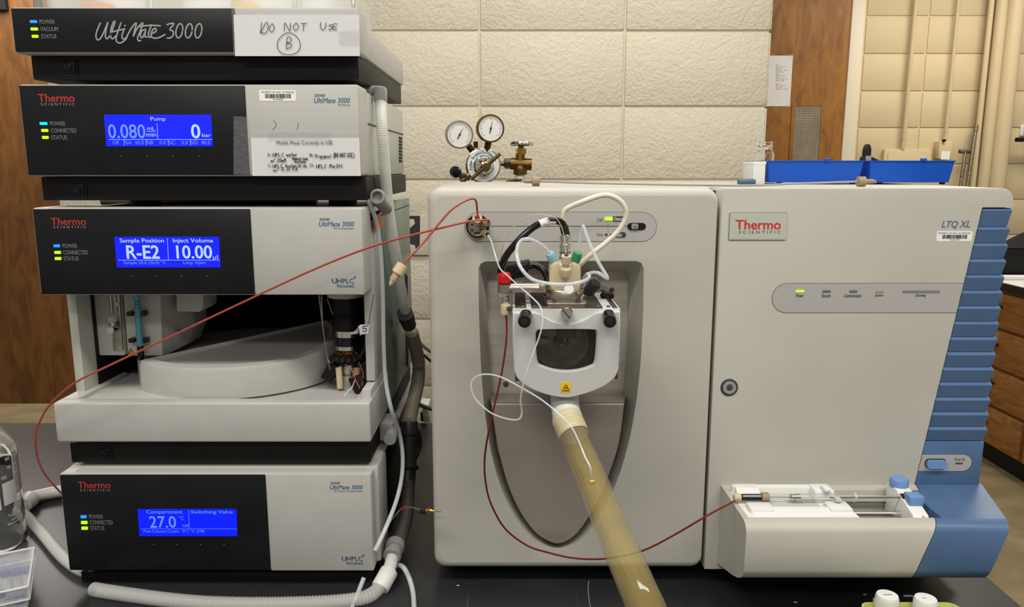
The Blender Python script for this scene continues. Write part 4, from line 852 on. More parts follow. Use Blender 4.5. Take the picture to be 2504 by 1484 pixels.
sw_ = part(ih, 'latch_screw', M().lathe([(.0062, 0), (.0062, .010), (.0076, .0105), (.0076, .016), (.0066, .0195), (0, .020)], A(1386, 766, YSF+.006), A(1386, 770, YSF-.02)-A(1386, 766, YSF+.006), 28), 'chrome', 'silver slotted latch screw')
part(sw_, 'screw_slot', M().obox(A(1386, 769, YSF-.0148), Vector((.0038, 0, -.0047)), Vector((0, .0006, 0)), Vector((.0006, 0, .0005))), 'print_dark')
hl = part(dd_, 'hot_surface_label', plate(1371, 935, 1396.5, 960, YSF-.0035, .0004, .0012), 'yellow', 'yellow hot surface warning sticker'); YQ = YSF-.0039
pen(hl, [[(1374.5, 956), (1393, 956), (1384, 940), (1374.5, 956)]], YQ, 'ink', 1.6, 'warning_triangle', smooth=False); pen(hl, [[(1380, 954), (1388, 954)], [(1381.5, 947), (1382.5, 949), (1381.5, 951)], [(1384, 946), (1385, 948.5), (1384, 951)], [(1386.5, 947), (1387.5, 949), (1386.5, 951)]], YQ, 'ink', 1.2, 'heat_mark', smooth=False)
# top of housing
ht = ho3[0].z; X0, X1 = ho3[0].x+.001, ho3[1].x-.001
tp = part(ih, 'top_plate', M().box(X0, X1, YSF+.008, YSB-.001, ht-.003, ht+.0008, .0004), 'lightgrey')
xa, xb = A(1297, 740, .93).x, A(1462, 740, .93).x
for p0, p1 in ((X0+.002, xa-.006), (xb+.012, X1-.002)): part(ih, 'dark_inlay', M().box(p0, p1, YSF+.016, YSB-.012, ht, ht+.0020, .0004), 'darksteel')
part(ih, 'probe_base', M().box(xa, xb, YSF+.014, YSB-.02, ht, ht+.0026, .0006), 'darksteel')
for sx_ in (X0+.012, X1-.012, xa+.004, xb-.004):
    for sy_ in (YSF+.022, YSB-.03): part(tp, 'screw', M().lathe([(.0022, 0), (.002, .002), (0, .0022)], Vector((sx_, sy_, ht+.001)), n=10), 'chrome')
part(bk, 'side_bracket', M().prism([A(1280, 690, bpz-.01), A(1345, 690, bpz-.01), A(1345, 735, bpz-.01), A(1280, 735, bpz-.01)], (0, .01, 0), .001), 'lightgrey'); part(bk, 'side_bracket', M().prism([A(1425, 672, bpz-.01), A(1462, 672, bpz-.01), A(1464, 702, bpz-.01), A(1486, 705, bpz-.01), A(1486, 716, bpz-.01), A(1425, 718, bpz-.01)], (0, .01, 0), .001), 'lightgrey')
# ESI probe
pc = A(1381, 745, .918); pcx, pcy = pc.x, .918; kp = PX(1381, 700, .918)
def pz(y): return A(1381, y, .918).z
pf = part(ms, 'probe_flange', M().prism([Vector((pcx+sx_*50*kp, pcy+sy_*.030, ht+.002)) for sx_, sy_ in ((-1, -.8), (-.9, -1), (.9, -1), (1, -.8), (1, 1), (-1, 1))], (0, 0, .0035), .001), 'steel')
part(pf, 'flange_ring', M().lathe([(47*kp, ht+.004), (48*kp, ht+.006), (48*kp, ht+.017), (46*kp, ht+.0185), (42*kp, ht+.018), (41*kp, ht+.014)], (pcx, pcy, 0), n=48), 'steel')
for sx_ in (-1, 1): 
    sc__ = Vector((pcx+sx_*41*kp, pcy-.025, ht+.0052)); o = part(pf, 'socket_screw', M().lathe([(.0038, 0), (.0038, .003), (.0030, .0034), (.002, .0034), (.0018, .0015), (0, .0015)], sc__, n=18), 'chrome')
pb = part(ms, 'probe_body', M().lathe([(38.5*kp, pz(748)), (38.5*kp, pz(712)), (38*kp, pz(655)), (36*kp, pz(649)), (20*kp, pz(640)), (12*kp, pz(636))], (pcx, pcy, 0), n=40), 'peek', 'tan polymer spray probe')
part(pb, 'probe_face', M().prism([A(x, y, pcy-.019) for x, y in ((1344, 652), (1352, 644), (1366, 640), (1370, 655), (1396, 655), (1400, 640), (1412, 645), (1420, 652), (1421, 690), (1418, 712), (1400, 718), (1364, 718), (1346, 706), (1344, 690))], (0, .03, 0), .0035), 'peek')
part(pb, 'white_plug', M().lathe([(.006, 0), (.006, .002), (.005, .003), (0, .0032)], A(1391, 708, pcy-.0205), (0, -1, .15), 24), 'white')
fb = A(1383, 668, pcy-.028)
nutf = part(pb, 'sheath_fitting', M().lathe([(.0062, 0), (.0072, .002), (.0072, .010), (.0045, .012), (.0045, .016), (.0058, .0165), (.0058, .026)], fb+Vector((0, .006, -.004)), (.02, -.32, 1), 8), 'peek')
part(nutf, 'fitting_bore', M().cyl(fb+Vector((.0005, -.0022, .0215)), fb+Vector((.0006, -.0026, .0225)), .0026, n=12), 'print_dark')
hv = part(pb, 'connector_barrel', M().lathe([(14*kp, pz(640)), (14*kp, pz(622)), (13*kp, pz(620)), (13*kp, pz(607)), (14.5*kp, pz(606)), (14.5*kp, pz(598)), (12*kp, pz(597)), (12*kp, pz(588)), (14*kp, pz(587)), (13.5*kp, pz(577)), (10*kp, pz(574)), (6*kp, pz(574))], (pcx+.0, pcy+.008, 0), n=32), 'chrome', 'chrome high voltage connector')
for yy in (602, 617, 631): part(hv, 'dark_groove', M().lathe([(14.2*kp, pz(yy+2)), (14.2*kp, pz(yy))], (pcx, pcy+.008, 0), n=32), 'print_dark')
def fit(name, top, bot, m_, lab): 
    t, b = A(*top), A(*bot); return part(pb, name, M().lathe([(.0032, 0), (.0034, .004), (.0056, .0045), (.0056, .016), (.0046, .0175), (.002, .0175), (.0016, .014), (.0002, .013)], b, t-b, 20), m_, lab)
fit('gas_fitting', (1346, 622, .905), (1356, 646, .912), 'bluefit', 'pale blue tube fitting'); fit('gas_fitting', (1413, 620, .905), (1404, 646, .912), 'greenfit', 'green tube fitting')
ck = A(1438, 700, pcy-.01); ck2 = A(1446, 706, pcy-.04)
cl = part(pf, 'clamp_arm', M().cyl(A(1422, 728, pcy-.012), A(1432, 714, pcy-.02), .005), 'steel'); part(cl, 'clamp_knob', M().lathe([(.004, 0), (.0070, .004), (.0074, .017), (.0062, .0195), (0, .020)], A(1434, 718, pcy-.022), A(1458, 692, pcy-.030)-A(1434, 718, pcy-.022), 20), 'rubber', 'black knurled clamp knob')
# gas arm on the left
YA = .905
ar = part(ms, 'gas_arm', M().cyl(A(1238, 705, YA), A(1322, 705, YA), .0062, n=20), 'steel'); part(ar, 'arm_block', M().box(A(1318, 700, YA).x, A(1335, 700, YA).x, YA-.009, YA+.012, A(1320, 714, YA).z, A(1320, 692, YA).z, .002), 'steel'); part(ar, 'arm_link', M().cyl(A(1328, 700, YA+.01), A(1340, 718, pcy), .005), 'steel')
part(ar, 'tee_body', M().cyl(A(1233, 714, YA), A(1233, 694, YA), .0085, n=20), 'steel'); part(ar, 'red_knob', M().lathe([(.005, 0), (.008, .002), (.0085, .010), (.0068, .0135), (.004, .0145), (0, .015)], A(1233, 695, YA), (0.02, 0, 1), 20), 'redcap', 'bright red cap')
part(ar, 'hex_nut', M().cyl(A(1234, 716, YA), A(1234, 725, YA), .0062, n=6), 'chrome'); part(ar, 'chrome_stem', M().cyl(A(1235, 724, YA), A(1236, 737, YA), .0042, n=16), 'chrome'); part(ar, 'stem_tube', M().cyl(A(1236, 736, YA), A(1237, 754, YA), .0036, n=14), 'peek'); part(ar, 'elbow_fitting', M().lathe([(.006, 0), (.0065, .003), (.006, .011), (.005, .012), (0, .012)], A(1237, 768, YA), (0, 0, 1), 18), 'peek'); part(ar, 'side_port', M().cyl(A(1240, 754, YA), A(1253, 755, YSF+.02), .0025), 'print_dark')
# thermocouple clip and labels on the right of the housing
tc_ = part(ih, 'cable_clip', M().tube(CA([(1472, 722, .95), (1478, 718, .945), (1492, 719, .945), (1497, 724, .95), (1490, 730, .955), (1478, 728, .955), (1472, 722, .95)]), .0028, 8), 'rubber'); part(tc_, 'clip_wire', M().tube(CA([(1474, 730, .95), (1486, 736, .94), (1498, 738, .94), (1492, 744, .93), (1488, 752, .925)]), .001, 6), 'steel')
part(ih, 'yellow_label', M().box(X1+.0005, X1+.0015, YSF+.06, YSF+.09, A(1517, 842, YSF+.07).z, A(1517, 812, YSF+.07).z), 'yellow'); part(ih, 'red_strip', M().box(X1+.0005, X1+.0035, YSF+.04, YSF+.08, A(1516, 916, YSF+.06).z, A(1516, 846, YSF+.06).z), 'maroon')
# ------------------------------------------------------------------ syringe pump shelf
zt_ = A(1762, 1186, YL).z; ZR = zt_-HC
prof = [(YL+.004, zt_), (.873, zt_), (.866, zt_-.0012), (.860, zt_-.005), (.857, zt_-.011), (.858, zt_-.060), (.861, zt_-.068), (.868, zt_-.075), (.882, zt_-.083), (.905, zt_-.092), (YL+.004, zt_-.114)]
spx0 = A(1763, 1188, YL).x
def xb(y, z):
    t = (YL-y)/(YL-.858); return .541-.033*t-max(0, (zt_-z))*.33*t
def xr_(y, z):
    t = (YL-y)/(YL-.858); return .630-.036*t-max(0, (zt_-z)-.01)*.30
wx0, wx1, wy0, wy1 = .296, .522, .8745, .955
# white half: skin without top, then the top with a notch for the well
la = [Vector((spx0, y, z)) for k, (y, z) in enumerate(prof)]
def skin(L0, L1, cap0, cap1):
    m = M(); n = len(L0); m.add(L0+L1, [(k, k+1, n+k+1, n+k) for k in range(1, n-1)])
    if cap0: m.add(L0, [tuple(range(n))])
    if cap1: m.add(L1, [tuple(range(n))[::-1]])
    return m
lb_ = [Vector((xb(y, z), y, z)) for y, z in prof]; lc = [Vector((xb(y, z)+.0008, y, z)) for y, z in prof]; ld = [Vector((xr_(y, z), y, z)) for y, z in prof]
m = skin(la, lb_, True, False)
nx = lambda y: xb(y, zt_)
def P3(x, y, z=zt_): return Vector((x, y, z))
m.add([la[0], la[1], lb_[1], P3(nx(wy0), wy0), P3(wx0, wy0), P3(wx0, wy1), P3(nx(wy1), wy1), lb_[0]], [tuple(range(8))])
for b_ in (0,): m.loft([[P3(wx0, wy0), P3(wx0, wy1), P3(wx1-.02, wy1), P3(wx1-.02, wy0)], [P3(wx0, wy0, zt_-.034), P3(wx0, wy1, zt_-.034), P3(wx1-.02, wy1, zt_-.034), P3(wx1-.02, wy0, zt_-.034)]], False, False)
shf = part(ms, 'syringe_pump_shelf', m, 'ltq', sharp=40)
m = skin(lc, ld, False, True)
m.add([lc[1], ld[1], ld[0], lc[0], P3(nx(wy1)+.001, wy1), P3(wx1+.0, wy1), P3(wx1+.0, wy0), P3(nx(wy0)+.001, wy0)], [tuple(range(8))])
m.add([P3(wx1, wy0), P3(wx1, wy1), P3(wx1, wy1, zt_-.034), P3(wx1, wy0, zt_-.034)], [(0, 1, 2, 3)]); m.add([P3(nx(wy1), wy1), P3(wx1, wy1), P3(wx1, wy1, zt_-.034), P3(nx(wy1), wy1, zt_-.034)], [(0, 1, 2, 3)])
shb = part(ms, 'syringe_pump_blue_end', m, 'blue', sharp=40)
part(ms, 'well_floor', M().box(wx0-.002, wx1+.002, wy0-.002, wy1+.002, zt_-.037, zt_-.033), 'plasticgrey')
def wxp(px, py, z): return AZ(px, py, z)
# insert tray for the syringe
q0 = AZ(1786, 1195, zt_).x; q1 = AZ(2106, 1268, zt_).x
it = part(ms, 'syringe_cradle', M().prism([P3(q0-.002, wy0+.001, zt_-.004), P3(q1, wy0+.001, zt_-.004), P3(q1-.006, wy1-.002, zt_-.004), P3(q0-.004, wy1-.002, zt_-.004)], (0, 0, .0045), .0008), 'white')
part(it, 'front_wall', M().prism([P3(q0+.008, wy0+.002, zt_), P3(q1-.002, wy0+.002, zt_), P3(q1-.004, wy0+.020, zt_+.0055), P3(q0+.004, wy0+.020, zt_+.0055)], (0, 0, -.006), .001), 'white')
part(it, 'rear_wall', M().box(q0-.002, q1-.012, wy1-.012, wy1-.002, zt_-.004, zt_+.010, .0015), 'white'); part(it, 'left_saddle', M().prism([P3(q0, wy1-.032, zt_-.003), P3(q0, wy1-.030, zt_+.004), P3(q0, wy1-.018, zt_+.0108), P3(q0, wy1-.003, zt_+.0108), P3(q0, wy1-.004, zt_-.003)], (.030, 0, 0), .001), 'white'); 
part(it, 'right_saddle', M().box(q1-.036, q1-.010, wy0+.050, wy1-.004, zt_-.002, zt_+.012, .003), 'white'); part(it, 'front_saddle', M().box(q1-.032, q1-.004, wy0+.010, wy0+.034, zt_-.002, zt_+.0065, .002), 'white'); part(it, 'front_saddle', M().box(q0+.004, q0+.034, wy0+.010, wy0+.033, zt_-.002, zt_+.0060, .002), 'white')
part(it, 'trough', M().box(q0+.030, q1-.036, wy0+.022, wy1-.012, zt_-.002, zt_+.0008, .0004), 'lightgrey'); part(it, 'clamp_clip', M().box(q1-.026, q1-.018, wy0+.045, wy1-.02, zt_+.012, zt_+.017, .0015), 'white'); part(it, 'clamp_clip', M().box(q1-.020, q1-.012, wy0+.024, wy0+.036, zt_+.008, zt_+.013, .002), 'lightgrey')
k0 = AZ(2196, 1228, zt_).x; 
cgm = [P3(k0, wy0+.004, zt_-.032), P3(k0, wy0+.004, zt_-.004), P3(k0, wy0+.008, zt_), P3(k0, wy1-.028, zt_+.014), P3(k0, wy1-.004, zt_+.014), P3(k0, wy1-.004, zt_-.032)]
cg = part(ms, 'pusher_carriage', M().prism(cgm, (.0195, 0, 0), .0012), 'white')
c = AZ(2216, 1197, zt_+.014); c.y = wy1-.016; part(cg, 'release_knob', M().lathe([(.0115, 0), (.0115, .010), (.0105, .0115), (.001, .0115)], Vector((k0+.010, wy1-.016, zt_+.013)), n=28), 'blue_light'); part(cg, 'push_button', M().box(k0+.003, k0+.021, wy0+.022, wy0+.039, zt_+.004, zt_+.017, .0015), 'blue_light')
part(cg, 'carriage_screw', M().lathe([(.003, 0), (.003, .003), (0, .003)], Vector((k0+.019, wy0+.05, zt_-.006)), (1, 0, 0), 12), 'rubber')
part(ms, 'guide_rod', M().cyl((q1-.01, wy0+.036, zt_-.012), (k0+.01, wy0+.036, zt_-.012), .004, n=16), 'chrome'); part(ms, 'guide_rail', M().box(q1-.01, wx1-.03, wy1-.008, wy1-.001, zt_-.012, zt_-.006), 'lightgrey')
# ------------------------------------------------------------------ things on and at the spectrometer
sz = zt_+.0085; syY = wy0+.040
def sx2(px): return (px-CX)/F*((syY)*cp+(HC-sz)*sp)
sy_ = thing('glass_syringe', 'glass gas-tight syringe lying in the white pump cradle', 'syringe', (sx2(2000), syY, sz-.004))
part(sy_, 'barrel', M().lathe([(.0041, 0), (.0041, sx2(2048)-sx2(1952)), (.0030, sx2(2048)-sx2(1952)), (.0030, 0)], (sx2(1952), syY, sz), (1, 0, 0), 20), 'glass'); part(sy_, 'hub', M().lathe([(.003, 0), (.0044, .001), (.0044, .004), (.0036, .0045), (.0036, .006), (.0046, .0065), (.0046, .013)], (sx2(1931), syY, sz), (1, 0, 0), 20), 'chrome')
part(sy_, 'needle', M().cyl((sx2(1878), syY, sz), (sx2(1932), syY, sz), .0005, n=8), 'steel'); part(sy_, 'plunger', M().cyl((sx2(2030), syY, sz), (sx2(2206), syY, sz), .0012, n=10), 'darksteel'); part(sy_, 'plunger_head', M().cyl((sx2(2203), syY, sz), (sx2(2210), syY, sz), .0048, n=20), 'blackgloss'); part(sy_, 'barrel_flange', M().cyl((sx2(2086), syY, sz), (sx2(2092), syY, sz), .0062, n=16), 'trayplastic')
pen(sy_, [[(1962+k*7, 1222), (1962+k*7, 1226)] for k in range(9)], syY-.0044, 'print_dark', .8, 'graduation', smooth=False)
# ================================================================== TUBES AND CABLES
def line(name, pts, r, m_, label, cat_, n=8, k=8, extra=None, group=None):
    c = CA(pts, k) if not isinstance(pts[0], Vector) else cat(pts, k)
    lo = min(c, key=lambda p: p.z)
    t = thing(name, label, cat_, lo, group); part(t, 'tubing', M().tube(c, r, n), m_); return t, c
XRS = -.172
# long red capillary from the valve across the stack to the left
t, c = line('red_capillary', [(NR.x*0+1194, 545, .918), (1192, 538, .912), (1150, 541, .91), (1080, 557, .912), (1000, 577, .915), (900, 606, .92), (760, 662, .925), (560, 755, .93), (400, 831, .93), (260, 897, .93), (180, 938, .93), (120, 992, .94), (92, 1045, .95), (87, 1085, .955), (95, 1130, .965), (116, 1168, .98), (152, 1208, 1.0)], .00128, 'redtube', 'long red capillary running from the valve across the stack fronts to its left side', 'capillary')
part(t, 'ferrule', M().cyl(A(1196, 545, .921), A(1194, 545, .917), .0024), 'peek_dark')
t, c = line('red_capillary', [(1168, 532, .924), (1167, 515, .922), (1162, 488, .915), (1140, 490, .912), (1105, 512, .91), (1075, 545, .908), (1045, 582, .905), (1012, 618, .9), (984, 648, .897)], .00128, 'redtube', 'short bent red capillary from valve top ending in a beige nut in mid air', 'capillary')
e = A(986, 646, .897); tp_ = A(953, 698, .892); dv = tp_-e
ft = part(t, 'finger_nut', M().lathe([(.0015, 0), (.0072, .0005), (.0072, .0125), (.0062, .0135), (.0048, .0135), (.0046, .022), (.003, .024), (.0028, .026), (.0008, dv.length)], e, dv, 20), 'peek'); part(ft, 'thread', M().lathe([(.0050 if q % 2 else .0045, .0135+q*.0009) for q in range(10)], e, dv, 16), 'peek_dark')
t, c = line('dark_red_capillary', [(1237, 764, .905), (1239, 800, .9), (1236, 850, .89), (1225, 920, .88), (1207, 1000, .875), (1192, 1070, .875), (1185, 1125, .88), (1187, 1175, .885), (1200, 1230, .89), (1235, 1292, .9), (1290, 1334, .905), (1345, 1352, .9), (1400, 1364, .895), (1460, 1367, .89), (1520, 1360, .88), (1580, 1343, .875), (1650, 1307, .87), (1730, 1260, .868), (1798, 1224, syY)], .0012, 'darkred', 'dark red capillary looping low from the source elbow to the syringe', 'capillary')
u0 = Vector((sx2(1796), syY, sz))
for nm, x0, x1, r, m_ in (('union_nut', 1794, 1812, .0046, 'peek'), ('union_body', 1813, 1861, .0044, 'blackgloss'), ('union_nut', 1861, 1880, .0062, 'peek_dark')):
    part(t, nm, M().lathe([(r*.8, 0), (r, .0008), (r, sx2(x1)-sx2(x0)-.0008), (r*.8, sx2(x1)-sx2(x0))], (sx2(x0), syY, sz), (1, 0, 0), 14 if nm != 'union_body' else 10), m_)
line('white_capillary', [(1193, 574, .918), (1202, 592, .915), (1210, 620, .91), (1222, 655, .90), (1240, 673, .89), (1272, 702, .875), (1305, 731, .86), (1322, 752, .852), (1327, 785, .845), (1318, 825, .842), (1298, 878, .84), (1283, 925, .84), (1273, 975, .845), (1276, 1008, .85), (1268, 1025, .85), (1240, 1024, .855), (1200, 1009, .86), (1165, 978, .865), (1152, 948, .865), (1158, 926, .865), (1185, 915, .86), (1225, 922, .855), (1275, 948, .845), (1325, 978, .82), (1370, 1015, .80), (1398, 1045, .79), (1418, 1085, .78), (1430, 1115, .77), (1444, 1145, .76), (1447, 1180, .765)], .0010, 'tubeclear', 'thin white capillary looping across the source door into the drain tube', 'capillary', k=6)
line('silica_capillary', [(1384, 642, .895), (1383, 610, .90), (1378, 570, .905), (1362, 536, .905), (1335, 526, .905), (1305, 526, .905), (1272, 540, .91), (1245, 568, .915), (1230, 600, .92), (1224, 640, .93)], .0005, 'peek', 'hair thin amber silica capillary arching over the source', 'capillary', 6)
# cables at the source
bc = thing('black_cable', 'thick black high voltage cable looping left from the chrome connector', 'cable', A(1250, 690, .93))
part(bc, 'sheath', M().tube(CA([(1381, 577, .926), (1380, 560, .925), (1376, 547, .92), (1362, 540, .915), (1340, 540, .91), (1310, 552, .905), (1278, 578, .9), (1245, 615, .9), (1228, 645, .905), (1224, 668, .91), (1233, 684, .92), (1252, 690, .93)]), .0042, 12), 'blackgloss')
part(bc, 'sleeve', M().tube(CA([(1356, 540, .914), (1338, 541, .91), (1318, 548, .906)]), .0046, 12), 'white', 'white marker sleeve'); part(bc, 'boot', M().tube(CA([(1378, 552, .925), (1381, 563, .926), (1384, 577, .926)]), .0052, 10), 'rubber')
part(bc, 'ferrite_block', M().obox(A(1263, 660, .935), A(1292, 652, .935)-A(1263, 658, .935), Vector((0, .012, 0)), Vector((.002, 0, .0095)), .002), 'black', 'black connector block'); part(bc, 'block_latch', M().obox(A(1275, 655, .922), (.009, 0, .002), (0, .003, 0), (-.001, 0, .004), .001), 'blackgloss')
part(bc, 'tail', M().tube(CA([(1286, 652, .935), (1306, 648, .935), (1325, 658, .93), (1336, 675, .925), (1342, 698, .92)]), .0042, 12), 'blackgloss')
wc = thing('white_cable', 'cream white cable arching right above the chrome connector', 'cable', A(1415, 650, .925))
part(wc, 'sheath', M().tube(CA([(1377, 545, .922), (1376, 530, .92), (1382, 514, .918), (1400, 503, .915), (1430, 491, .91), (1465, 479, .91), (1490, 478, .91), (1515, 490, .912), (1530, 512, .914), (1529, 535, .916), (1512, 565, .918), (1480, 595, .92), (1448, 620, .922), (1424, 642, .93), (1405, 660, .945)]), .0031, 12), 'creamcable'); part(wc, 'print_band', M().tube(CA([(1412, 499, .913), (1430, 491, .9105), (1446, 485, .91)]), .0033, 12), 'white')
for pts, lab in (([(1346, 621, .904), (1330, 603, .9), (1305, 588, .895), (1280, 585, .89), (1266, 600, .885), (1264, 625, .88), (1274, 655, .87), (1300, 682, .865), (1340, 693, .86), (1390, 695, .86), (1425, 688, .87), (1441, 677, .89), (1436, 670, .9), (1425, 685, .92), (1424, 705, .94)], 'clear gas tube looping from the pale blue fitting round the probe'), ([(1414, 619, .904), (1418, 595, .9), (1424, 557, .895), (1428, 557, .893), (1440, 590, .89), (1460, 635, .885), (1484, 676, .88), (1482, 679, .882), (1462, 667, .89), (1440, 669, .9), (1428, 684, .92), (1428, 702, .94)], 'clear gas tube kinked to the right from the green fitting')):
    t = thing('gas_tube', lab, 'tube', A(1425, 700, .94), 'clear gas tubes at the source'); part(t, 'tubing', M().tube(CA(pts), .0021, 10), 'tubeclear')
# drain tube
dt = thing('drain_tube', 'wide yellowed drain tube slanting from under the source towards the camera', 'tube', (.12, .40, .2))
cl_ = CA([(1390, 1035, .862), (1410, 1085, .835), (1450, 1180, .775), (1500, 1300, .70), (1582, 1490, .60)], 10); e0 = cl_[-1]
cl_ += cat([e0, e0+Vector((.03, -.10, -.09)), e0+Vector((.05, -.22, -.22)), Vector((e0.x+.05, .33, .7)), Vector((e0.x+.05, .33, .35))], 8)[1:]
part(dt, 'hose', M().tube(cl_, .0168, 28, False), 'amber', sharp=60); part(dt, 'inner_wall', M().tube(cl_, .0135, 24, False), 'amberinner', sharp=60)
cf = resample(CA([(1386, 1022, .868), (1393, 1040, .858), (1404, 1066, .845)], 12), .0009)
part(dt, 'threaded_collar', M().tube(cf, lambda f, l: .0176+.0009*math.sin(l/.0038*2*math.pi), 28), 'collar', 'ribbed translucent collar')
part(dt, 'elbow', M().tube(CA([(1381, 955, .905), (1381, 975, .895), (1383, 1000, .882), (1390, 1030, .864)]), .0170, 28), 'frost', 'frosted white elbow')
part(dt, 'inner_sleeve', M().tube(CA([(1396, 1045, .857), (1406, 1068, .845)], 8), .0150, 24), 'frost')
hp = A(1448, 1180, .757); part(dt, 'pierced_hole', M().lathe([(.0016, 0), (.003, .0012), (.0016, .002)], hp, (0, -1, .4), 12), 'gold')
# ---- waste hose down the right side of the stack
def XP(px, py, X=XRS): return AX(px, py, X)
wh = thing('waste_hose', 'corrugated waste hose with elbow and connectors hanging along the stack right side', 'hose', (XRS, 1.1, BZ))
def ribbed(parent, name, c, r, amp, pitch, m_, n=14, label=None): return part(parent, name, M().tube(resample(c, pitch/4), lambda f, l: r+amp*math.sin(l/pitch*2*math.pi), n), m_, label, sharp=80)
el = XP(930, 225, -.178)
part(wh, 'elbow', M().box(el.x-.0085, el.x+.0085, el.y-.009, el.y+.009, XP(930, 247).z, XP(930, 205).z, .004), 'plasticgrey', 'grey plastic elbow'); part(wh, 'spigot', M().cyl((-.20, el.y, el.z+.002), (el.x, el.y, el.z+.002), .0065), 'plasticgrey')
ribbed(wh, 'upper_hose', cat([XP(931, 245, -.178), XP(934, 310), XP(940, 400), XP(948, 490), XP(957, 560, -.170), XP(968, 630, -.168), XP(982, 715, -.166), XP(993, 772, -.166)], 14), .0076, .00032, .0026, 'hoseclear')
part(wh, 'dark_sleeve', M().lathe([(.0125, 0), (.0125, .03), (.0115, .031), (.0115, .052)], XP(990, 766, -.166), XP(1009, 818, -.166)-XP(990, 766, -.166), 20), 'sleeve', 'black rubber sleeve')
ribbed(wh, 'lower_hose', cat([XP(1006, 812, -.166), XP(1015, 845, -.164), XP(1024, 890, -.162), XP(1022, 930, -.162), XP(1014, 970, -.162), XP(1004, 1010, -.162), XP(999, 1034, -.162)], 14), .0108, .0008, .0042, 'hosedark')
part(wh, 'connector', M().lathe([(.0135, 0), (.0145, .004), (.0145, .02), (.0125, .022), (.0125, .07)], XP(1000, 1030, -.162), Vector((0, -.05, -.2)), 20), 'sleeve')
part(wh, 'return_bend', M().tube(cat([XP(985, 1055, -.17), XP(1000, 1042, -.166), XP(1017, 1060, -.160), XP(1020, 1090, -.160), XP(1012, 1112, -.162), XP(1004, 1125, -.165)]), .0085, 14), 'hosegrey')
part(wh, 'wye_body', M().lathe([(.0125, 0), (.0125, .05), (.010, .09)], XP(1000, 1085, -.165), Vector((-.0, -.10, -.2)), 18), 'sleeve'); part(wh, 'wye_nipple', M().cyl(XP(998, 1141, -.166), XP(1018, 1143, -.158), .0045), 'sleeve')
ribbed(wh, 'grey_hose', cat([XP(999, 1130, -.166), XP(998, 1190, -.163), XP(995, 1250, -.16), XP(984, 1300, -.162), XP(968, 1340, -.164)], 14), .0098, .0005, .0036, 'hosegrey')
q0_ = XP(969, 1336, -.164); q1_ = XP(960, 1366, -.166); q2_ = XP(951, 1398, -.168); q3_ = XP(932, 1432, -.176)
part(wh, 'tee_collar', M().lathe([(.0125, 0), (.0135, .003), (.0135, .012), (.0105, .013), (.0105, .018), (.0125, .019), (.0125, .027)], q0_+Vector((0, 0, .006)), q1_-q0_, 20), 'plasticgrey', 'grey collar'); part(wh, 'clear_pipe', M().cyl(q1_+Vector((0, 0, .004)), q2_, .0088, n=20), 'hoseclear'); part(wh, 'white_port', M().lathe([(.006, 0), (.006, .006), (.0035, .006), (.003, .003), (0, .003)], XP(955, 1384, -.168), Vector((.3, -1, .5)), 18), 'white')
part(wh, 'coupling', M().lathe([(.0115, 0), (.0125, .002), (.0125, .026), (.0118, .028)], q2_+(q2_-q3_)*.1, q3_-q2_, 20), 'frost', 'white coupling sleeve')
def BP(px, py, h=.0095): return AZ(px, py, BZ+h)
ribbed(wh, 'bench_hose', cat([q3_+(q2_-q3_)*.3, BP(918, 1446), BP(890, 1461), BP(830, 1470), BP(740, 1475), BP(620, 1477), BP(500, 1474), BP(400, 1465), BP(310, 1453), BP(262, 1446), BP(226, 1440)], 16), .0088, .0007, .0040, 'hoseglass')
lh = thing('white_hose', 'thick white hose on the bench left of the stack', 'hose', BP(80, 1240, 0))
part(lh, 'upper_run', M().tube(cat([BP(170, 1198, .0108), BP(120, 1206, .0108), BP(74, 1217, .0108)]), .0104, 18), 'hosewhite'); part(lh, 'fitting', M().lathe([(.0125, 0), (.014, .002), (.014, .012), (.011, .03)], BP(76, 1218, .014), BP(56, 1240, .014)-BP(76, 1218, .014), 16), 'frost', 'clear plastic fitting')
ribbed(lh, 'lower_run', cat([BP(48, 1248, .0084), BP(70, 1268, .0084), BP(105, 1305, .0084), BP(148, 1356, .0084), BP(184, 1386, .0084), BP(212, 1399, .0084)], 14), .0080, .0004, .0030, 'hoseclear')
st_ = thing('stub_connector', 'grey pipe stub with open round end clipped beside the pump base', 'connector', XP(930, 520, -.176))
sc0 = XP(925, 482, -.174); part(st_, 'ring', M().lathe([(.0085, 0), (.0100, .001), (.0100, .007), (.0088, .008), (.0068, .008), (.0062, -.006), (.001, -.006)], sc0, Vector((.0, -1, .15)), 24), 'plasticgrey'); part(st_, 'pipe', M().cyl(sc0+Vector((0, .004, -.004)), XP(938, 512, -.172)+Vector((0, .02, 0)), .0085, n=20), 'plasticgrey')
st2 = thing('stub_connector', 'grey capped pipe stub sticking out above the column compartment side', 'connector', XP(953, 1075, -.172)); s0 = XP(953, 1074, -.172)
part(st2, 'cap', M().cyl(s0, s0+Vector((0, .035, .002)), .0088, n=24), 'plasticgrey'); part(st2, 'bracket', M().box(s0.x-.018, s0.x+.002, s0.y+.02, s0.y+.07, s0.z-.01, s0.z+.016, .002), 'plasticgrey')
t, c = line('clear_drain_tube', [AX(884, 466, -.194), AX(899, 488, -.187), AX(913, 520, -.182), AX(924, 560, -.180), AX(931, 620, -.179), AX(936, 720, -.178), AX(938, 840, -.178), AX(943, 930, -.176), AX(958, 1005, -.168), AX(974, 1050, -.164), AX(984, 1105, -.158), AX(983, 1160, -.156), AX(972, 1215, -.158), AX(952, 1270, -.165), AX(930, 1320, -.174), AX(917, 1346, -.180)], .0030, 'tubeclear', 'clear drain tube hanging down the right side in front of the corrugated hose', 'tube', 12)
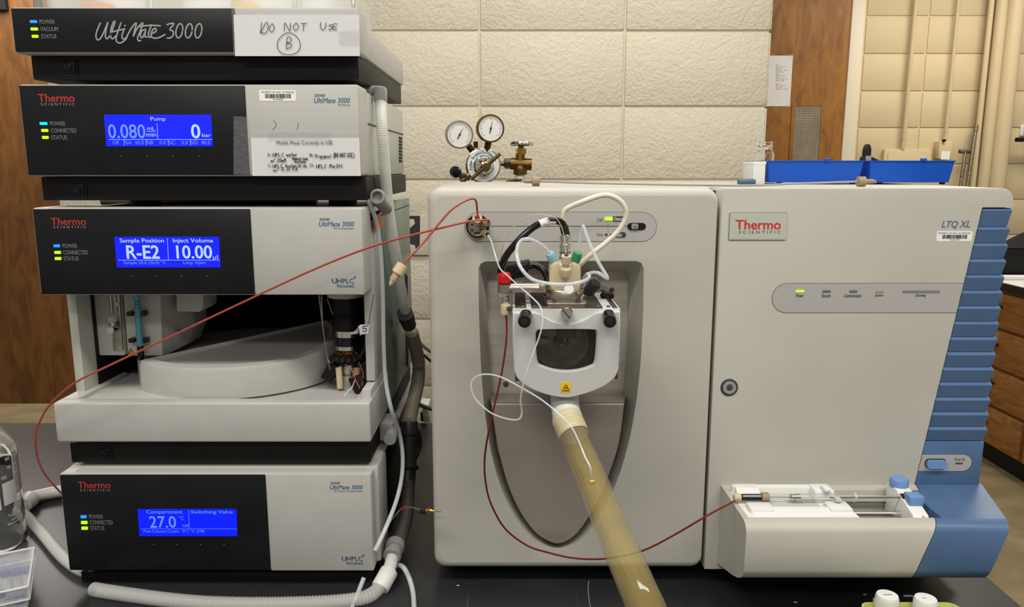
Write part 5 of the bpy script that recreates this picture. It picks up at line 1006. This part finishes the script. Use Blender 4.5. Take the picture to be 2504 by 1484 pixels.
line('clear_tube_end', [AZ(890, 1412, BZ+.03), AZ(879, 1440, BZ+.018), AZ(868, 1468, BZ+.006), AZ(856, 1496, BZ+.004)], .0030, 'tubeclear', 'clear tube end trailing onto the bench below the column compartment', 'tube', 12)
line('white_drain_tube', [XP(957, 1384, -.168), XP(972, 1381, -.160), AZ(987, 1388, BZ+.028), AZ(1001, 1415, BZ+.016), AZ(1010, 1450, BZ+.006), AZ(1013, 1496, BZ+.004)], .0034, 'tubeclear', 'white tube curving from the hose tee down across the bench', 'tube', 12)
gp = thing('gold_pin_fitting', 'gold pin with black knob on a wire between the two instruments', 'fitting', A(1040, 1247, .95)); part(gp, 'wire', M().tube(CA([(930, 1298, .99), (948, 1285, .985), (965, 1262, .975), (985, 1241, .965), (1005, 1240, .957), (1030, 1247, .95)]), .0007, 6), 'steel'); part(gp, 'red_marker', M().tube(CA([(981, 1244, .9655), (990, 1240, .963), (1000, 1240, .9595)]), .0011, 8), 'redcap')
g0, g1 = A(1029, 1247, .95), A(1079, 1251, .94); part(gp, 'black_knob', M().lathe([(.003, 0), (.0052, .001), (.0048, .004), (.0052, .0075), (.003, .0085)], g0, g1-g0, 18), 'rubber'); part(gp, 'gold_body', M().lathe([(.0036, .008), (.0036, .012), (.0026, .0125), (.0026, .016), (.0014, .018), (.0012, .021)], g0, g1-g0, 14), 'gold'); part(gp, 'pin_tip', M().cyl(g0+(g1-g0).normalized()*.0205, g1, .0007), 'chrome')
ot = thing('orange_tag', 'orange folded tag on the right side of the autosampler', 'tag', XP(925, 556, -.182)); part(ot, 'flap', M().prism([XP(913, 528, -.184), XP(929, 522, -.184), XP(936, 555, -.184), XP(918, 562, -.184)], (.0006, 0, 0)), 'orange'); part(ot, 'fold', M().prism([XP(912, 530, -.1835), XP(919, 526, -.1835), XP(922, 560, -.1835), XP(914, 563, -.1835)], (.0003, 0, 0)), 'redtube')
# wall socket opening and cords between the instruments
wo = thing('open_wall_box', 'open wall socket box without cover on the block wall', 'outlet', A(1010, 620, YW)); YO = YW-.004
part(wo, 'box_void', M().prism([A(950, 528, YO), A(1027, 528, YO), A(1030, 612, YO), A(955, 612, YO)], (0, .003, 0)), 'print_dark'); part(wo, 'top_strap', M().prism([A(990, 536, YO-.003), A(1012, 536, YO-.003), A(1015, 548, YO-.003), A(1005, 556, YO-.003), A(995, 565, YO-.003), A(990, 560, YO-.003)], (0, .003, 0), .001), 'wallpaint'); part(wo, 'bottom_strap', M().prism([A(992, 590, YO-.003), A(1003, 598, YO-.003), A(1014, 600, YO-.003), A(1018, 614, YO-.003), A(994, 612, YO-.003)], (0, .003, 0), .001), 'wallpaint')
part(wo, 'plaster_edge', M().prism([A(1026, 526, YO-.004), A(1050, 524, YO-.004), A(1052, 624, YO-.004), A(1004, 624, YO-.004), A(1004, 612, YO-.004), A(1028, 610, YO-.004)], (0, .004, 0), .002), 'wallpaint')
line('power_cord', [(1004, 800, 1.6), (1020, 830, 1.7), (1038, 848, 1.75), (1070, 872, 1.8)], .004, 'plasticgrey', 'grey cord passing behind the instruments, upper of three', 'cord'); line('power_cord', [(1010, 840, 1.6), (1030, 862, 1.7), (1050, 880, 1.75), (1080, 905, 1.8)], .003, 'rubber', 'black cord passing behind the instruments, middle of three', 'cord'); line('power_cord', [(1005, 980, 1.5), (1020, 986, 1.52), (1046, 997, 1.55), (1090, 1010, 1.6)], .0045, 'hosegrey', 'dark grey cord low behind the instruments, lowest of three', 'cord')
bz_ = thing('cable_bracket', 'white plastic bracket standing on the bench rear behind the instruments', 'bracket', AZ(1040, 1027, BZ)); part(bz_, 'upright', M().prism([A(1030, 975, 1.64), A(1046, 978, 1.64), A(1052, 1033, 1.64), A(1036, 1033, 1.64)], (0, .01, 0), .001), 'white'); part(bz_, 'shelf', M().box(A(1022, 1000, 1.62).x, A(1050, 1000, 1.62).x, 1.6, 1.65, A(1040, 990, 1.62).z, A(1040, 984, 1.62).z, .001), 'white'); part(bz_, 'black_foot', M().cyl(AZ(1037, 1028, BZ), AZ(1037, 1028, BZ)+Vector((0, 0, .02)), .008), 'rubber')
# ================================================================== GAS CYLINDER AND REGULATOR
GY = 1.93; gx = A(1272, 400, GY).x; kg = PX(1272, 400, GY); gz = lambda y: A(1272, y, GY).z
gc = thing('gas_cylinder', 'gas cylinder with chrome handwheel valve behind the spectrometer', 'gas cylinder', (gx, GY, 0))
part(gc, 'tank', M().lathe([(.10, 0), (.114, .01), (.114, gz(448)-.16), (.105, gz(448)-.10), (.075, gz(448)-.05), (.036, gz(448)-.018)], (gx, GY, 0), n=40), 'plasticgrey'); part(gc, 'neck_ring', M().lathe([(.040, gz(450)-.02), (.040, gz(446)), (.030, gz(439)), (.016, gz(437))], (gx, GY, 0), n=32), 'darksteel'); part(gc, 'neck_seal', M().lathe([(12*kg, gz(438)), (11*kg, gz(426))], (gx, GY, 0), n=20), 'white')
vb = part(gc, 'valve_body', M().lathe([(17*kg, gz(427)), (17*kg, gz(412)), (15*kg, gz(410)), (12*kg, gz(392)), (11*kg, gz(376))], (gx, GY, 0), n=24), 'brass'); part(vb, 'outlet_barrel', M().cyl(A(1249, 400, GY), A(1300, 402, GY), .0145, n=24), 'brass'); part(vb, 'bonnet_nut', M().cyl(Vector((gx+.002, GY, gz(378))), Vector((gx+.002, GY, gz(363))), 13*kg, n=6), 'gold'); part(vb, 'spindle', M().cyl(Vector((gx+.002, GY, gz(364))), Vector((gx+.002, GY, gz(354))), 7*kg), 'brass')
hw = M(); N = 56; lps = []
for rr, y in ((20, 358), (26, 357), (28, 354), (28, 350), (26, 347), (18, 345), (4, 345)):
    lps.append([Vector((gx+.003+(rr*kg+(.0018*math.cos(7*a) if rr > 19 else 0))*math.cos(a), GY+(rr*kg+(.0018*math.cos(7*a) if rr > 19 else 0))*math.sin(a), gz(y))) for a in [2*math.pi*q/N for q in range(N)]])
part(vb, 'handwheel', hw.loft(lps), 'chrome', 'chrome handwheel')
rc = A(1182, 405, 1.90); rg = thing('gas_regulator', 'two-gauge chrome gas regulator beside the brass cylinder valve', 'regulator', rc-Vector((0, 0, .05))); ax_ = Vector((.18, -1, -.05)).normalized()
part(rg, 'body', M().lathe([(.036, -.045), (.040, -.04), (.041, -.012), (.043, -.010), (.043, -.001), (.041, 0), (.036, .0005)], rc, ax_, 48), 'chrome'); part(rg, 'badge_ring', M().lathe([(.0395, .0), (.0385, .0012), (.025, .0012), (.025, 0)], rc, ax_, 48), 'label', 'white maker ring'); part(rg, 'bonnet', M().lathe([(.026, .001), (.026, .008), (.022, .010), (.021, .018), (.016, .030), (.011, .034), (.006, .035)], rc, ax_, 6), 'chrome'); part(rg, 'bonnet_cone', M().lathe([(.022, .006), (.019, .022), (.012, .036), (.008, .038)], rc, ax_, 32), 'chrome')
tb = rc+ax_*.045; part(rg, 'adjust_hub', M().cyl(rc+ax_*.034, rc+ax_*.058, .009, n=18), 'brass'); part(rg, 'tee_handle', M().cyl(tb+Vector((-.036, 0, -.030)), tb+Vector((.034, 0, .030)), .0042, n=12), 'brass')
ring = [r for r in rg.children if r.name.startswith('badge')][0]
u_ = Vector((1, .18, 0)).normalized(); w3 = Vector((0, -.05, 1))
for i_, ch in enumerate('Fisher Scientific Company'):
    if ch == ' ': continue
    a = math.radians(196-i_*7.2); cu = bpy.data.curves.new('t', 'FONT'); cu.body = ch; cu.size = .0098; cu.align_x = 'CENTER'; cu.offset = .0002; ob = bpy.data.objects.new('t', cu); me = bpy.data.meshes.new_from_object(ob); bpy.data.objects.remove(ob)
    rad = u_*math.cos(a)+w3*math.sin(a); tan = u_*math.sin(a)-w3*math.cos(a)
    for v in me.vertices: v.co = rc+ax_*.0016+rad*(.0285+v.co.y)+tan*v.co.x
    part(ring, 'lettering', me, 'print_blue')
for gx_, gy_, need, lab in ((1124, 329, 62, 'left pressure gauge'), (1200, 314, 78, 'right pressure gauge')):
    gcn = A(gx_, gy_, 1.885); a2 = Vector((.22, -1, -.02)).normalized(); ga = part(rg, 'gauge', M().lathe([(.030, -.022), (.033, -.020), (.0335, 0), (.0325, .002), (.0295, .0022), (.0292, -.001), (.0003, -.001)], gcn, a2, 40), 'brass' if gx_ > 1150 else 'steel', lab); dl = part(ga, 'dial', M().lathe([(.0292, 0), (.0005, .0003)], gcn, a2, 40), 'label'); gu = Vector((1, .22, 0)).normalized(); gw = Vector((0, -.02, 1))
    def gp_(r, a): return gcn+a2*.0012+gu*r*math.cos(math.radians(a))+gw*r*math.sin(math.radians(a))
    m = M()
    for q in range(-45, 226, 9):
        a_, b__ = gp_(.0255, q), gp_(.023 if q % 45 else .021, q); tt = gu*(-math.sin(math.radians(q)))*.0004+gw*math.cos(math.radians(q))*.0004; m.add([a_-tt, a_+tt, b__+tt, b__-tt], [(0, 1, 2, 3)])
    part(ga, 'scale_marks', m, 'print_dark'); m = M(); a_, b__ = gp_(.022, need), gp_(-.012, need); pp_ = (gu*(-math.sin(math.radians(need)))+gw*math.cos(math.radians(need)))*.0011; cc_ = gp_(0, 0); m.add([a_, cc_+pp_, b__+pp_, b__-pp_, cc_-pp_], [(0, 1, 2, 3, 4)]); part(ga, 'needle', m, 'ink'); part(ga, 'needle_hub', M().cyl(gcn+a2*.0008, gcn+a2*.003, .0024, n=12), 'ink')
    part(rg, 'gauge_stem', M().cyl(gcn+(rc-gcn)*.36+Vector((0, .010, 0)), gcn+(rc-gcn)*.8+Vector((0, .014, 0)), .0085, n=6), 'brass')
part(rg, 'relief_plug', M().cyl(A(1163, 362, 1.91), A(1163, 346, 1.91), .006, n=6), 'brass'); part(rg, 'inlet_stem', M().cyl(A(1212, 400, 1.92), A(1245, 400, GY), .006, n=14), 'brass'); part(rg, 'inlet_nut', M().lathe([(.009, 0), (.0135, .003), (.0135, .017), (.010, .019)], A(1232, 400, GY), (1, 0, 0), 6), 'darksteel')
part(rg, 'outlet_stem', M().cyl(A(1146, 435, 1.90), A(1120, 426, 1.88), .007, n=12), 'darksteel'); kn = part(rg, 'outlet_knob', M().lathe([(.010, 0), (.0135, .003), (.0135, .016), (.011, .02), (0, .021)], A(1120, 426, 1.885), A(1106, 413, 1.87)-A(1120, 426, 1.885), 8), 'blackgloss', 'black outlet knob'); part(rg, 'outlet_foot', M().cyl(A(1128, 442, 1.89), A(1146, 428, 1.9), .008, n=12), 'darksteel')
# ================================================================== ON TOP OF THE SPECTROMETER
TZ = lz1; BY = 1.19
def TX(px, Y=BY): return (px-CX)/F*(Y*cp+(HC-TZ)*sp)
hb = .0345; bc_ = thing('blue_case', 'bright blue plastic case lying open in two halves on the spectrometer', 'case', (TX(2104), BY+.06, TZ))
for x0, x1 in ((1872, 2112), (2120, 2334)):
    X0_, X1_ = TX(x0)+.003, TX(x1)-.002; o_ = M(); Lq = lambda z, g, ym=.0: [Vector((X0_-g, BY-g+.002, z)), Vector((X1_+g, BY-g+.002, z)), Vector((X1_+g, BY+.12+g, z)), Vector((X0_-g, BY+.12+g, z))]
    hf = part(bc_, 'half_shell', o_.loft([Lq(TZ+.003, -.004), Lq(TZ+hb, 0), Lq(TZ+hb, .0015), Lq(TZ+hb+.0015, .0015), Lq(TZ+hb+.0015, -.002), Lq(TZ+.005, -.006)], True, True), 'bluebin')
    for xx in (x0+40, x1-20): part(hf, 'rubber_foot', M().cyl((TX(xx), BY+.012, TZ), (TX(xx), BY+.012, TZ+.005), .004), 'black')
    part(hf, 'latch_tab', M().box(TX((x0+x1)/2+20), TX((x0+x1)/2+34), BY-.001, BY+.004, TZ+hb, TZ+hb+.005, .001), 'bluebin')
wb_ = thing('white_box', 'small white translucent box left of the blue case', 'box', (TX(1853), BY+.02, TZ)); part(wb_, 'body', M().box(TX(1838), TX(1870)-.001, BY-.004, BY+.05, TZ, TZ+.033, .002), 'frost'); part(wb_, 'lid', M().box(TX(1838)-.0005, TX(1870)-.0006, BY-.0045, BY+.0505, TZ+.030, TZ+.0345, .001), 'white')
vg = Vector((TX(1868, 1.32), 1.32, TZ)); kv = thing('glass_vial', 'empty clear glass vial without cap beside the blue case', 'vial', vg); part(kv, 'glass', M().lathe([(.0135, 0), (.0145, .002), (.0145, .048), (.0125, .053), (.0105, .055), (.0105, .058), (.0122, .0585), (.0122, .062), (.0105, .0625), (.0105, .0665), (.0118, .067), (.0118, .0685), (.0098, .0685), (.0092, .056), (.0132, .047), (.0132, .003), (.0005, .003)], vg, n=32), 'glass')
part(kv, 'rim_thread', M().lathe([(.0112, .0595), (.0126, .0605), (.0112, .0615)], vg, n=32), 'glass')
solo('stir_bar', M().lathe([(.002, 0), (.0042, .001), (.0048, .003), (.0048, .023), (.0042, .025), (.002, .026)], (TX(1803, 1.12), 1.12, TZ+.0048), (1, 0, 0), 18), 'slate', 'slate blue stir bar lying left of the white box', 'stir bar', (TX(1823, 1.12), 1.12, TZ))
tr_ = thing('transfer_line', 'long grey transfer capillary with beige nut at each end on the spectrometer top', 'capillary', (TX(1700, 1.06), 1.06, TZ)); l0 = Vector((TX(1320, 1.06), 1.06, TZ+.007)); l1 = Vector((TX(1800, 1.03), 1.03, TZ+.002)); l2 = Vector((TX(2095, 1.03), 1.03, TZ+.007))
part(tr_, 'tubing', M().tube(cat([l0, (l0*2+l1)/3-Vector((0, 0, .001)), l1, (l1+l2)/2, l2]), .0014, 8), 'plasticgrey')
for p, s_x in ((l0, -1), (l2, 1)): part(tr_, 'finger_nut', M().lathe([(.004, 0), (.0066, .0006), (.0066, .010), (.005, .0106), (.0032, .0106), (.003, .020), (.0012, .025)], p, (s_x, 0, .02), 16), 'peek_dark')
pl_ = thing('black_tool', 'black pliers handle sticking up out of the blue case', 'tool', (TX(2115, 1.27), 1.27, TZ+.006)); part(pl_, 'handle', M().prism([Vector((TX(x, 1.27), 1.265, TZ+z)) for x, z in ((2104, .03), (2104, .055), (2108, .062), (2113, .0635), (2118, .062), (2122, .055), (2122, .03))], (0, .009, 0), .002), 'rubber'); part(pl_, 'jaw', M().prism([Vector((TX(x, 1.27), 1.262, TZ+z)) for x, z in ((2097, .006), (2099, .043), (2122, .043), (2145, .036), (2155, .03), (2140, .006))], (0, .012, 0), .002), 'black'); part(pl_, 'pivot', M().box(TX(2106, 1.27), TX(2119, 1.27), 1.259, 1.263, TZ+.03, TZ+.044, .001), 'plasticgrey')
# ================================================================== ON THE BENCH
bo = AZ(-27, 1338, BZ); RB = .0505
rb_ = thing('reagent_bottle', 'clear glass reagent bottle with white print at the left edge', 'bottle', bo)
part(rb_, 'glass_body', M().lathe([(.040, 0), (.047, .002), (RB, .008), (RB, .142), (.047, .158), (.036, .174), (.022, .184), (.0195, .190), (.0195, .215), (.0165, .215), (.0165, .190), (.020, .182), (.035, .170), (.0455, .156), (RB-.002, .142), (RB-.002, .010), (.045, .004), (.0005, .004)], bo, n=48), 'glass')
part(rb_, 'liquid', M().lathe([(.0005, .0045), (.044, .0046), (RB-.0022, .0105), (RB-.0022, .112), (.0005, .1122)], bo, n=40), 'water'); part(rb_, 'wrap', M().lathe([(.051, .150), (.044, .166), (.034, .182), (.026, .196), (.022, .22), (.0005, .223)], bo, n=11, caps=False), 'trayplastic', 'crumpled clear plastic wrap'); part(rb_, 'cap', M().lathe([(.022, .19), (.022, .222), (0, .224)], bo, n=24), 'bluebin')
def on_b(a, z, r=RB+.0006):
    a += 31; return bo+Vector((r*math.sin(math.radians(a)), -r*math.cos(math.radians(a)), z))
def curved(parent, name, a0, a1, z0, z1, m_, n=10): return part(parent, name, M().loft([[on_b(a0+(a1-a0)*q/n, z) for q in range(n+1)] for z in (z0, z1)], False, False), m_)
curved(rb_, 'white_patch', 34, 58, .076, .110, 'label'); curved(rb_, 'white_patch', -8, 29, .072, .112, 'label')
m = M()
for q in range(8):
    z = .054+q*.013
    for a0, a1 in ((60, 70),): m.loft([[on_b(a0+(a1-a0)*s/4, z+h_) for s in range(5)] for h_ in (0, .0009)], False, False)
part(rb_, 'graduation', m, 'label')
def on_txt(s, a0, a1, z0, z1):
    cu = bpy.data.curves.new('t', 'FONT'); cu.body = s; cu.size = 1; ob = bpy.data.objects.new('t', cu); me = bpy.data.meshes.new_from_object(ob); bpy.data.objects.remove(ob)
    xs_ = [v.co.x for v in me.vertices]; ys_ = [v.co.y for v in me.vertices]
    for v in me.vertices: v.co = on_b(a0+(a1-a0)*(v.co.x-min(xs_))/(max(xs_)-min(xs_)), z0+(z1-z0)*(v.co.y-min(ys_))/(max(ys_)-min(ys_)), RB+.0007)
    part(rb_, 'lettering', me, 'label')
on_txt('Trace Cells', 38, 62, .056, .061); on_txt('1000 ml', 42, 60, .049, .053); on_txt('800', 44, 52, .142, .147); on_txt('900', 46, 53, .129, .134); on_txt('1000', 34, 43, .116, .121)
m = M()
for a0, a1, z in ((36, 42, .0465), (36, 64, .0450), (58, 65, .0635)): m.loft([[on_b(a0+(a1-a0)*s/4, z+h_) for s in range(5)] for h_ in (0, .0008)], False, False)
part(rb_, 'print_frame', m, 'label')
k0_ = AZ(50, 1232, BZ); obx = thing('open_box', 'black walled open box with white rim behind the reagent bottle', 'box', k0_-Vector((.09, -.05, 0)))
zt2 = A(44, 1110, k0_.y).z; cA = A(44, 1110, k0_.y); cB = AZ(23, 1071, zt2); dirb = cB-cA; lf_ = Vector((-.2, -.012, 0))
out_ = [cA, cB, cB+lf_, cA+lf_]; q_in = lambda s: [out_[0]+(out_[2]-out_[0])*s, out_[1]+(out_[3]-out_[1])*s, out_[2]+(out_[0]-out_[2])*s, out_[3]+(out_[1]-out_[3])*s]
flz = lambda l, z: [Vector((p.x, p.y, z)) for p in l]
part(obx, 'walls', M().loft([flz(out_, BZ), flz(out_, zt2), flz(q_in(.02), zt2), flz(q_in(.02), BZ+.004)], True, True), 'black'); part(obx, 'rim', M().loft([flz(out_, zt2-.002), flz(out_, zt2+.002), flz(q_in(.035), zt2+.002), flz(q_in(.035), zt2-.002)], False, False), 'white'); part(obx, 'corner_edge', M().cyl(Vector((cA.x, cA.y, BZ)), Vector((cA.x, cA.y, zt2)), .0016), 'white')
# translucent vial box
hbx = .048; c1 = AZ(84, 1339, BZ+hbx); c2 = AZ(68, 1434, BZ+hbx); ed = (c1-c2); nrm = Vector((-ed.y, ed.x, 0)).normalized()*.15
vb_ = thing('vial_box', 'translucent plastic storage box with blue capped vials at bottom left', 'box', (c1+c2)/2+nrm/2-Vector((0, 0, hbx)))
ou = [c2, c1, c1+nrm, c2+nrm]; cm = sum(ou, Vector())/4
def bxl(q, z): return [Vector((cm.x+(p.x-cm.x)*q, cm.y+(p.y-cm.y)*q, z)) for p in ou]
part(vb_, 'tub', M().loft([bxl(.93, BZ), bxl(.99, BZ+.034), bxl(.965, BZ+.034), bxl(.91, BZ+.002)], True, True), 'boxplastic'); part(vb_, 'lid', M().loft([bxl(1.0, BZ+.030), bxl(1.02, BZ+.032), bxl(1.02, BZ+hbx-.004), bxl(1.0, BZ+hbx), bxl(.93, BZ+hbx), bxl(.92, BZ+hbx-.003)], False, True), 'boxplastic'); part(vb_, 'lid_rim', M().tube([p for p in bxl(1.0, BZ+hbx)]+[bxl(1.0, BZ+hbx)[0]], .0016, 6), 'frost'); part(vb_, 'tub_rim', M().tube([p for p in bxl(1.0, BZ+.031)]+[bxl(1.0, BZ+.031)[0]], .0014, 6), 'frost')
caps = [(15, 1380), (38, 1376), (60, 1373), (-8, 1384), (13, 1398), (40, 1394), (62, 1390), (48, 1464), (0, 1448)]
capme = None
for x, y in caps:
    p = AZ(x, y, BZ+.028); p.z = BZ+.004; lab = {(48, 1464): 'vial with blue cap and pink septum, nearest in the plastic box', (0, 1448): 'blue capped vial at the left frame edge, just behind the pink septum one', (60, 1373): 'rightmost blue capped vial of the far row in the plastic box', (38, 1376): 'second blue capped vial from the right in the far row', (15, 1380): 'third blue capped vial from the right in the far row', (-8, 1384): 'leftmost blue capped vial of the far row, cut by the frame', (62, 1390): 'rightmost blue capped vial of the middle row in the plastic box', (40, 1394): 'second blue capped vial from the right in the middle row', (13, 1398): 'leftmost blue capped vial of the middle row in the plastic box'}[(x, y)]
    v_ = thing('sample_vial', lab, 'vial', p, None if 'pink' in lab else 'blue capped vials in the plastic box')
    if (x, y) == (48, 1464): v_['label'] = lab
    part(v_, 'glass', M().lathe([(.0055, 0), (.0055, .018), (.004, .02)], p, n=14), 'trayplastic'); part(v_, 'cap', M().lathe([(.0062, .018), (.0062, .025), (.0045, .0255), (.0035, .0245)], p, n=18), 'bluecap'); part(v_, 'septum', M().lathe([(.0036, .0243), (.0005, .0248)], p, n=12), 'redtube' if 'pink' in lab else 'bluecap')
# green rack with white capped bottles, bottom right
zc = BZ+.066; ra = AZ(2098, 1474, BZ+.05); rb2 = AZ(2340, 1480, BZ+.05); rkx0, rkx1, rky = ra.x, rb2.x, ra.y
gr = thing('green_rack', 'pear green plastic tray with white capped vials at bottom right', 'tray', ((rkx0+rkx1)/2, rky-.06, BZ)); rkl = rrect(rkx0, rkx1, rky-.12, rky, 0, .012)
gl_ = lambda z, q: [Vector(((rkx0+rkx1)/2+(p.x-(rkx0+rkx1)/2)*q, rky-.06+(p.z-rky+.06)*q, z)) for p in rkl]
part(gr, 'shell', M().loft([gl_(BZ, .9), gl_(BZ+.048, .985), gl_(BZ+.048, 1.0), gl_(BZ+.051, 1.0), gl_(BZ+.051, .97), gl_(BZ+.003, .87)]), 'pear'); part(gr, 'handle_tab', M().box(AZ(2138, 1468, BZ+.05).x-.004, AZ(2138, 1468, BZ+.05).x+.004, rky-.004, rky+.002, BZ+.045, BZ+.056, .001), 'pear')
for x, y, s, lab in ((2170, 1454, 'NORM', 'white capped vial marked with pen, left one in the green tray'), (2264, 1462, 'AH', 'white capped vial with faint mark, right one in the green tray')):
    p = AZ(x, y, zc); p.z = BZ+.0035; cv = thing('capped_vial', lab, 'vial', p, 'white capped vials in the green tray'); part(cv, 'glass', M().lathe([(.0125, 0), (.0135, .002), (.0135, .042), (.011, .046), (.011, .05)], p, n=28), 'glass'); part(cv, 'cap', M().lathe([(.0125, .044), (.0127+.0, .045), (.0127, .060), (.0118, .0625), (.0005, .0627)]+[], p, n=40), 'white')
    m = M()
    for q in range(36):
        a = 2*math.pi*q/36; m.cyl(p+Vector((.0127*math.cos(a), .0127*math.sin(a), .046)), p+Vector((.0127*math.cos(a), .0127*math.sin(a), .0595)), .0004, n=4)
    part(cv, 'cap_ribs', m, 'white'); m = M(); g0x = -.0045
    for ch in s:
        for st in GL[ch].split(';'):
            P_ = [p+Vector((g0x+num(q)[0]*.0018, -.002+num(q)[1]*.0028, .0630)) for q in st.split(',')]
            for a_, b__ in zip(P_, P_[1:]):
                d_ = (b__-a_); n_ = Vector((-d_.y, d_.x, 0)).normalized()*.00016; m.add([a_+n_, b__+n_, b__-n_, a_-n_], [(0, 1, 2, 3)])
        g0x += .0026
    part(cv, 'pen_mark', m, 'ink' if s == 'NORM' else 'print_grey')
for i_, (x, y, lab) in enumerate(((2115, 1455, 'tiny white scrap on the bench left of the green tray'), (2222, 1459, 'torn white paper scrap between the two white caps'), (1945, 1474, 'small white sliver on the bench before the syringe pump'), (1120, 1433, 'white speck on the bench below the spectrometer left edge'))):
    p = AZ(x, y, BZ); m = M(); rn = random.Random(i_); n = 6; w_ = .0045 if i_ == 1 else .002
    lp_ = [p+Vector((w_*(1+.5*rn.random())*math.cos(2*math.pi*q/n)*(1.6 if i_ == 1 else 1), w_*rn.uniform(.4, 1)*math.sin(2*math.pi*q/n), .0004+.001*rn.random())) for q in range(n)]
    m.prism(lp_, (0, 0, .0003)); solo('paper_scrap', m, 'label', lab, 'scrap', p, 'scraps on the bench')
line('fibre_thread', [AZ(1440, 1420, BZ+.001), AZ(1438, 1440, BZ+.001), AZ(1440, 1462, BZ+.001), AZ(1444, 1490, BZ+.001)], .0006, 'plasticgrey', 'thin grey fibre lying on the bench before the spectrometer', 'thread', 5)
